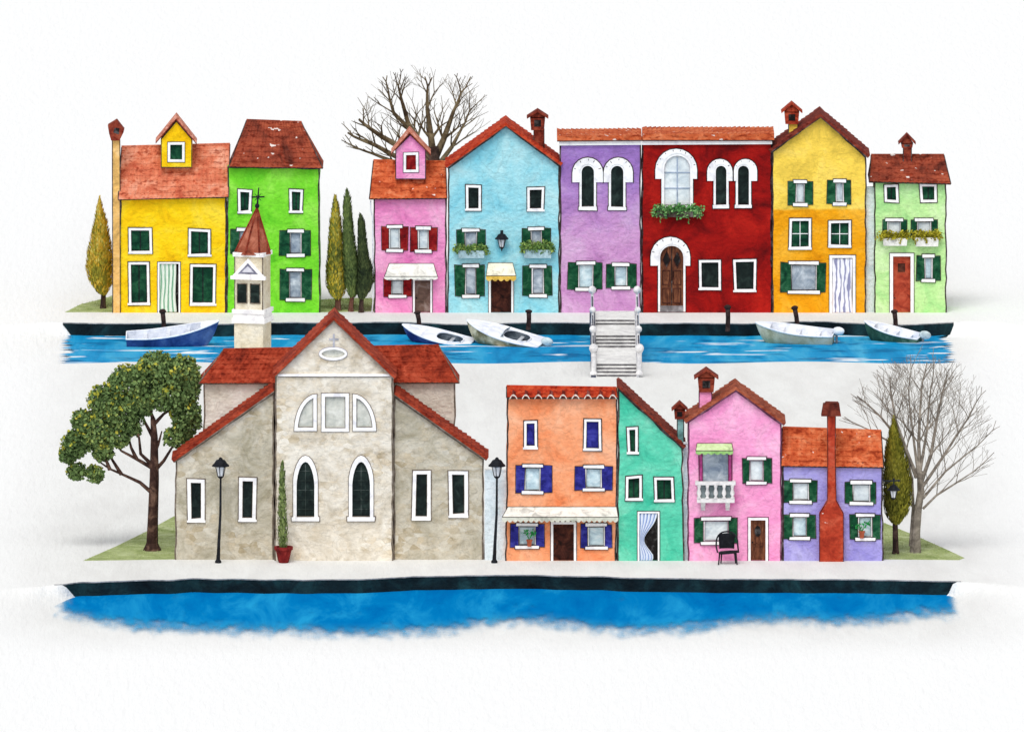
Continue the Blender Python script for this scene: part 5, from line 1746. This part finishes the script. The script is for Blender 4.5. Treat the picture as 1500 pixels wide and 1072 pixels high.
x, z = P(1309, 727, Yw)
xh, _ = P(1293, 700, YF)
mb, mg = MB(), MB(); lantern(mb, mg, (x, Yw, z - .12), .8)
mb.tube([(xh, YF + .2, z + .95), (xh + .05, Yw, z + .95), (x + .4, Yw, z + .98)], .045, 6); mb.tube([(x, Yw, z + .6), (x, Yw, z + .98)], .03, 6)
mb.tube([(xh, YF + .2, z + .5), (xh + .04, Yw + .2, z + .7), (x - .15, Yw, z + .95)], .03, 6); mb.ball((x, Yw, z + 1.05), .08, 8); mb.ball((x + .3, Yw, z + .98), .07, 8)
b_ = t.part('bracket', mb, BLACK); t.part('glass', mg, LGL, b_)

# ------------------------------------------------------------------ flower boxes and pots
def flowerbox(label, r, box, Y, leaf, boxmat, n=560, seed=1, out=.35, drop=()):
    x0, y0, x1, y1 = r
    bx0, by0, bx1, by1 = box
    rg = random.Random(seed)
    X0, Z1 = P(bx0, by0, Y); X1, Z0 = P(bx1, by1, Y)
    t = Thing('flower_box', label, 'flower box', ((X0 + X1) / 2, Y - .25, Z0), 'flower boxes on the back row windows')
    mb = MB(); mb.prism([(X0 + .05, Z0), (X1 - .05, Z0), (X1, Z1), (X0, Z1)], Y - .5, Y - .18)
    t.part('box', mb, boxmat)
    mb = MB()
    A0, ZA = P(x0, y0, Y); A1, ZB = P(x1, y1, Y)
    m = max(4, int((A1 - A0) / .35))
    for k in range(n):
        c = rg.randrange(m)
        cx = A0 + (A1 - A0) * (c + .5) / m
        cz = (ZA + ZB) / 2 + .08 * math.sin(c * 2.1)
        rz = (ZA - ZB) / 2
        p = (cx + rg.gauss(0, .15), Y - .38 + rg.gauss(0, .1), cz + max(-1.1, min(1.1, rg.gauss(0, .55))) * rz)
        mb.leaf(p, rg.uniform(.07, .14), rg)
    for dx, dy in drop:
        for q in range(18):
            xx, zz = P(dx + rg.uniform(-1.5, 1.5), y1 + (dy - y1) * q / 18, Y)
            mb.leaf((xx, Y - .52, zz), rg.uniform(.04, .08), rg)
    t.part('leaves', mb, leaf)
AQB = plain('aqua_box', (168, 196, 204))
flowerbox('flower box under the aqua house upper left window, by the wall lantern', (667, 358, 714, 370), (671, 366, 710, 377), YB, FLOWERGREEN, AQB, seed=1)
flowerbox('fuller flower box under the aqua house upper right window, below the chimney', (763, 354, 811, 369), (767, 365, 808, 377), YB, FLOWERGREEN, AQB, seed=2, n=760)
flowerbox('lush green flower box under the big arched window of the dark red house', (957, 300, 1028, 316), (962, 308, 1024, 317), YB, FLOWERDEEP, plain('dark_box', (70, 60, 52)), seed=3, n=1000, drop=((968, 326), (1009, 327), (992, 321)))
flowerbox('olive flower box with white front, left window of the mint house', (1289, 339, 1331, 351), (1293, 348, 1329, 359), YB, FLOWEROLIVE, plain('white_box', (232, 230, 224)), seed=4, drop=((1318, 357),))
flowerbox('straggly olive flower box, right window of the mint house', (1337, 338, 1378, 351), (1340, 347, 1375, 360), YB, FLOWEROLIVE, plain('white_box', (232, 230, 224)), seed=5, drop=((1341, 357), (1357, 355)))
def potplant(label, px, ytop, ybot, Y, seed):
    rg = random.Random(seed)
    yy = Y - .24
    x, z0 = P(px, ybot, yy); _, z1 = P(px, ytop, yy)
    t = Thing('potted_plant', label, 'potted plant', (x, yy, z0), 'small potted plants on window sills')
    h_ = z1 - z0
    mb = MB(); mb.lathe((x, yy, z0), [(.12, 0), (.17, h_ * .33), (.2, h_ * .34), (.2, h_ * .42), (.15, h_ * .42)], 10)
    t.part('pot', mb, plain('clay_pot', (176, 92, 64)))
    mb = MB()
    for k in range(6):
        a = k * 1.05
        e = Vector((x + .38 * math.cos(a) * rg.uniform(.6, 1.1), yy + .2 * math.sin(a), z0 + h_ * rg.uniform(.6, .95)))
        mb.tube([(x, yy, z0 + h_ * .4), e], .015, 4)
        for q in range(9): mb.leaf(e + Vector((rg.gauss(0, .09), rg.gauss(0, .06), rg.gauss(-.02, .08))), rg.uniform(.05, .1), rg)
    t.part('leaves', mb, PLANTGREEN)
potplant('potted plant on the orange house lower left window sill', 775.5, 776, 800, YF, 1)
potplant('potted plant on the lavender house lower right window sill', 1262.5, 763, 788, YF, 2)

# ------------------------------------------------------------------ chair
Yh = G(1066, 826).y
t = Thing('chair', 'black cafe chair standing before the pink balcony house', 'chair', (P(1066, 826, Yh)[0], Yh, 0))
xc = P(1066, 826, Yh)[0]
kh = S(Yh)
mb = MB()
sz = .62
pl = [(-.62, -.30), (-.3, -.5), (.4, -.42), (.74, -.2), (.7, .3), (.2, .5), (-.5, .42), (-.66, .1)]
V = [(xc + x * .85, Yh + y, .78 + .06 * x) for x, y in pl] + [(xc + x * .85, Yh + y, .68 + .06 * x) for x, y in pl]
n = len(pl)
mb.add(V, [tuple(range(n)), tuple(range(2 * n - 1, n - 1, -1))] + [(i, (i + 1) % n, n + (i + 1) % n, n + i) for i in range(n)])
t.part('seat', mb, BLACK)
for x, y in ((-.58, -.35), (.58, -.3), (-.42, .35), (.5, .32)):
    mb = MB(); mb.tube([(xc + x * .85, Yh + y, .72), (xc + x * .98, Yh + y * 1.1, 0.0)], [.05, .04], 6)
    t.part('leg', mb, BLACK)
mb = MB()
V, m = [], 9
for j in range(6):
    for i in range(m):
        a = math.pi * (.12 + .76 * i / (m - 1))
        r = .52 + .05 * j / 5
        top_ = .1 * math.sin(math.pi * i / (m - 1))
        V.append((xc - .06 - r * .95 * math.cos(a) , Yh + .05 + r * .8 * math.sin(a), .92 + j * (.165 + .02 * top_ * 10)))
k = len(V)
V2 = [(x + .0, y + .05, z) for x, y, z in V]
Fq = [(j * m + i, j * m + i + 1, (j + 1) * m + i + 1, (j + 1) * m + i) for j in range(5) for i in range(m - 1)]
mb.add(V + V2, Fq + [tuple(q + k for q in f_[::-1]) for f_ in Fq])
t.part('backrest', mb, BLACK)
mb = MB()
pp = []
for i in range(15):
    a = math.pi * (i / 14)
    pp.append((xc - .05 - .66 * math.cos(a), Yh - .2 + .75 * math.sin(a), 1.12 + .82 * math.sin(a) ** .6))
mb.tube([(xc - .62, Yh - .3, .75)] + pp + [(xc + .66, Yh - .3, .75)], .05, 7)
t.part('arm_rail', mb, BLACK)
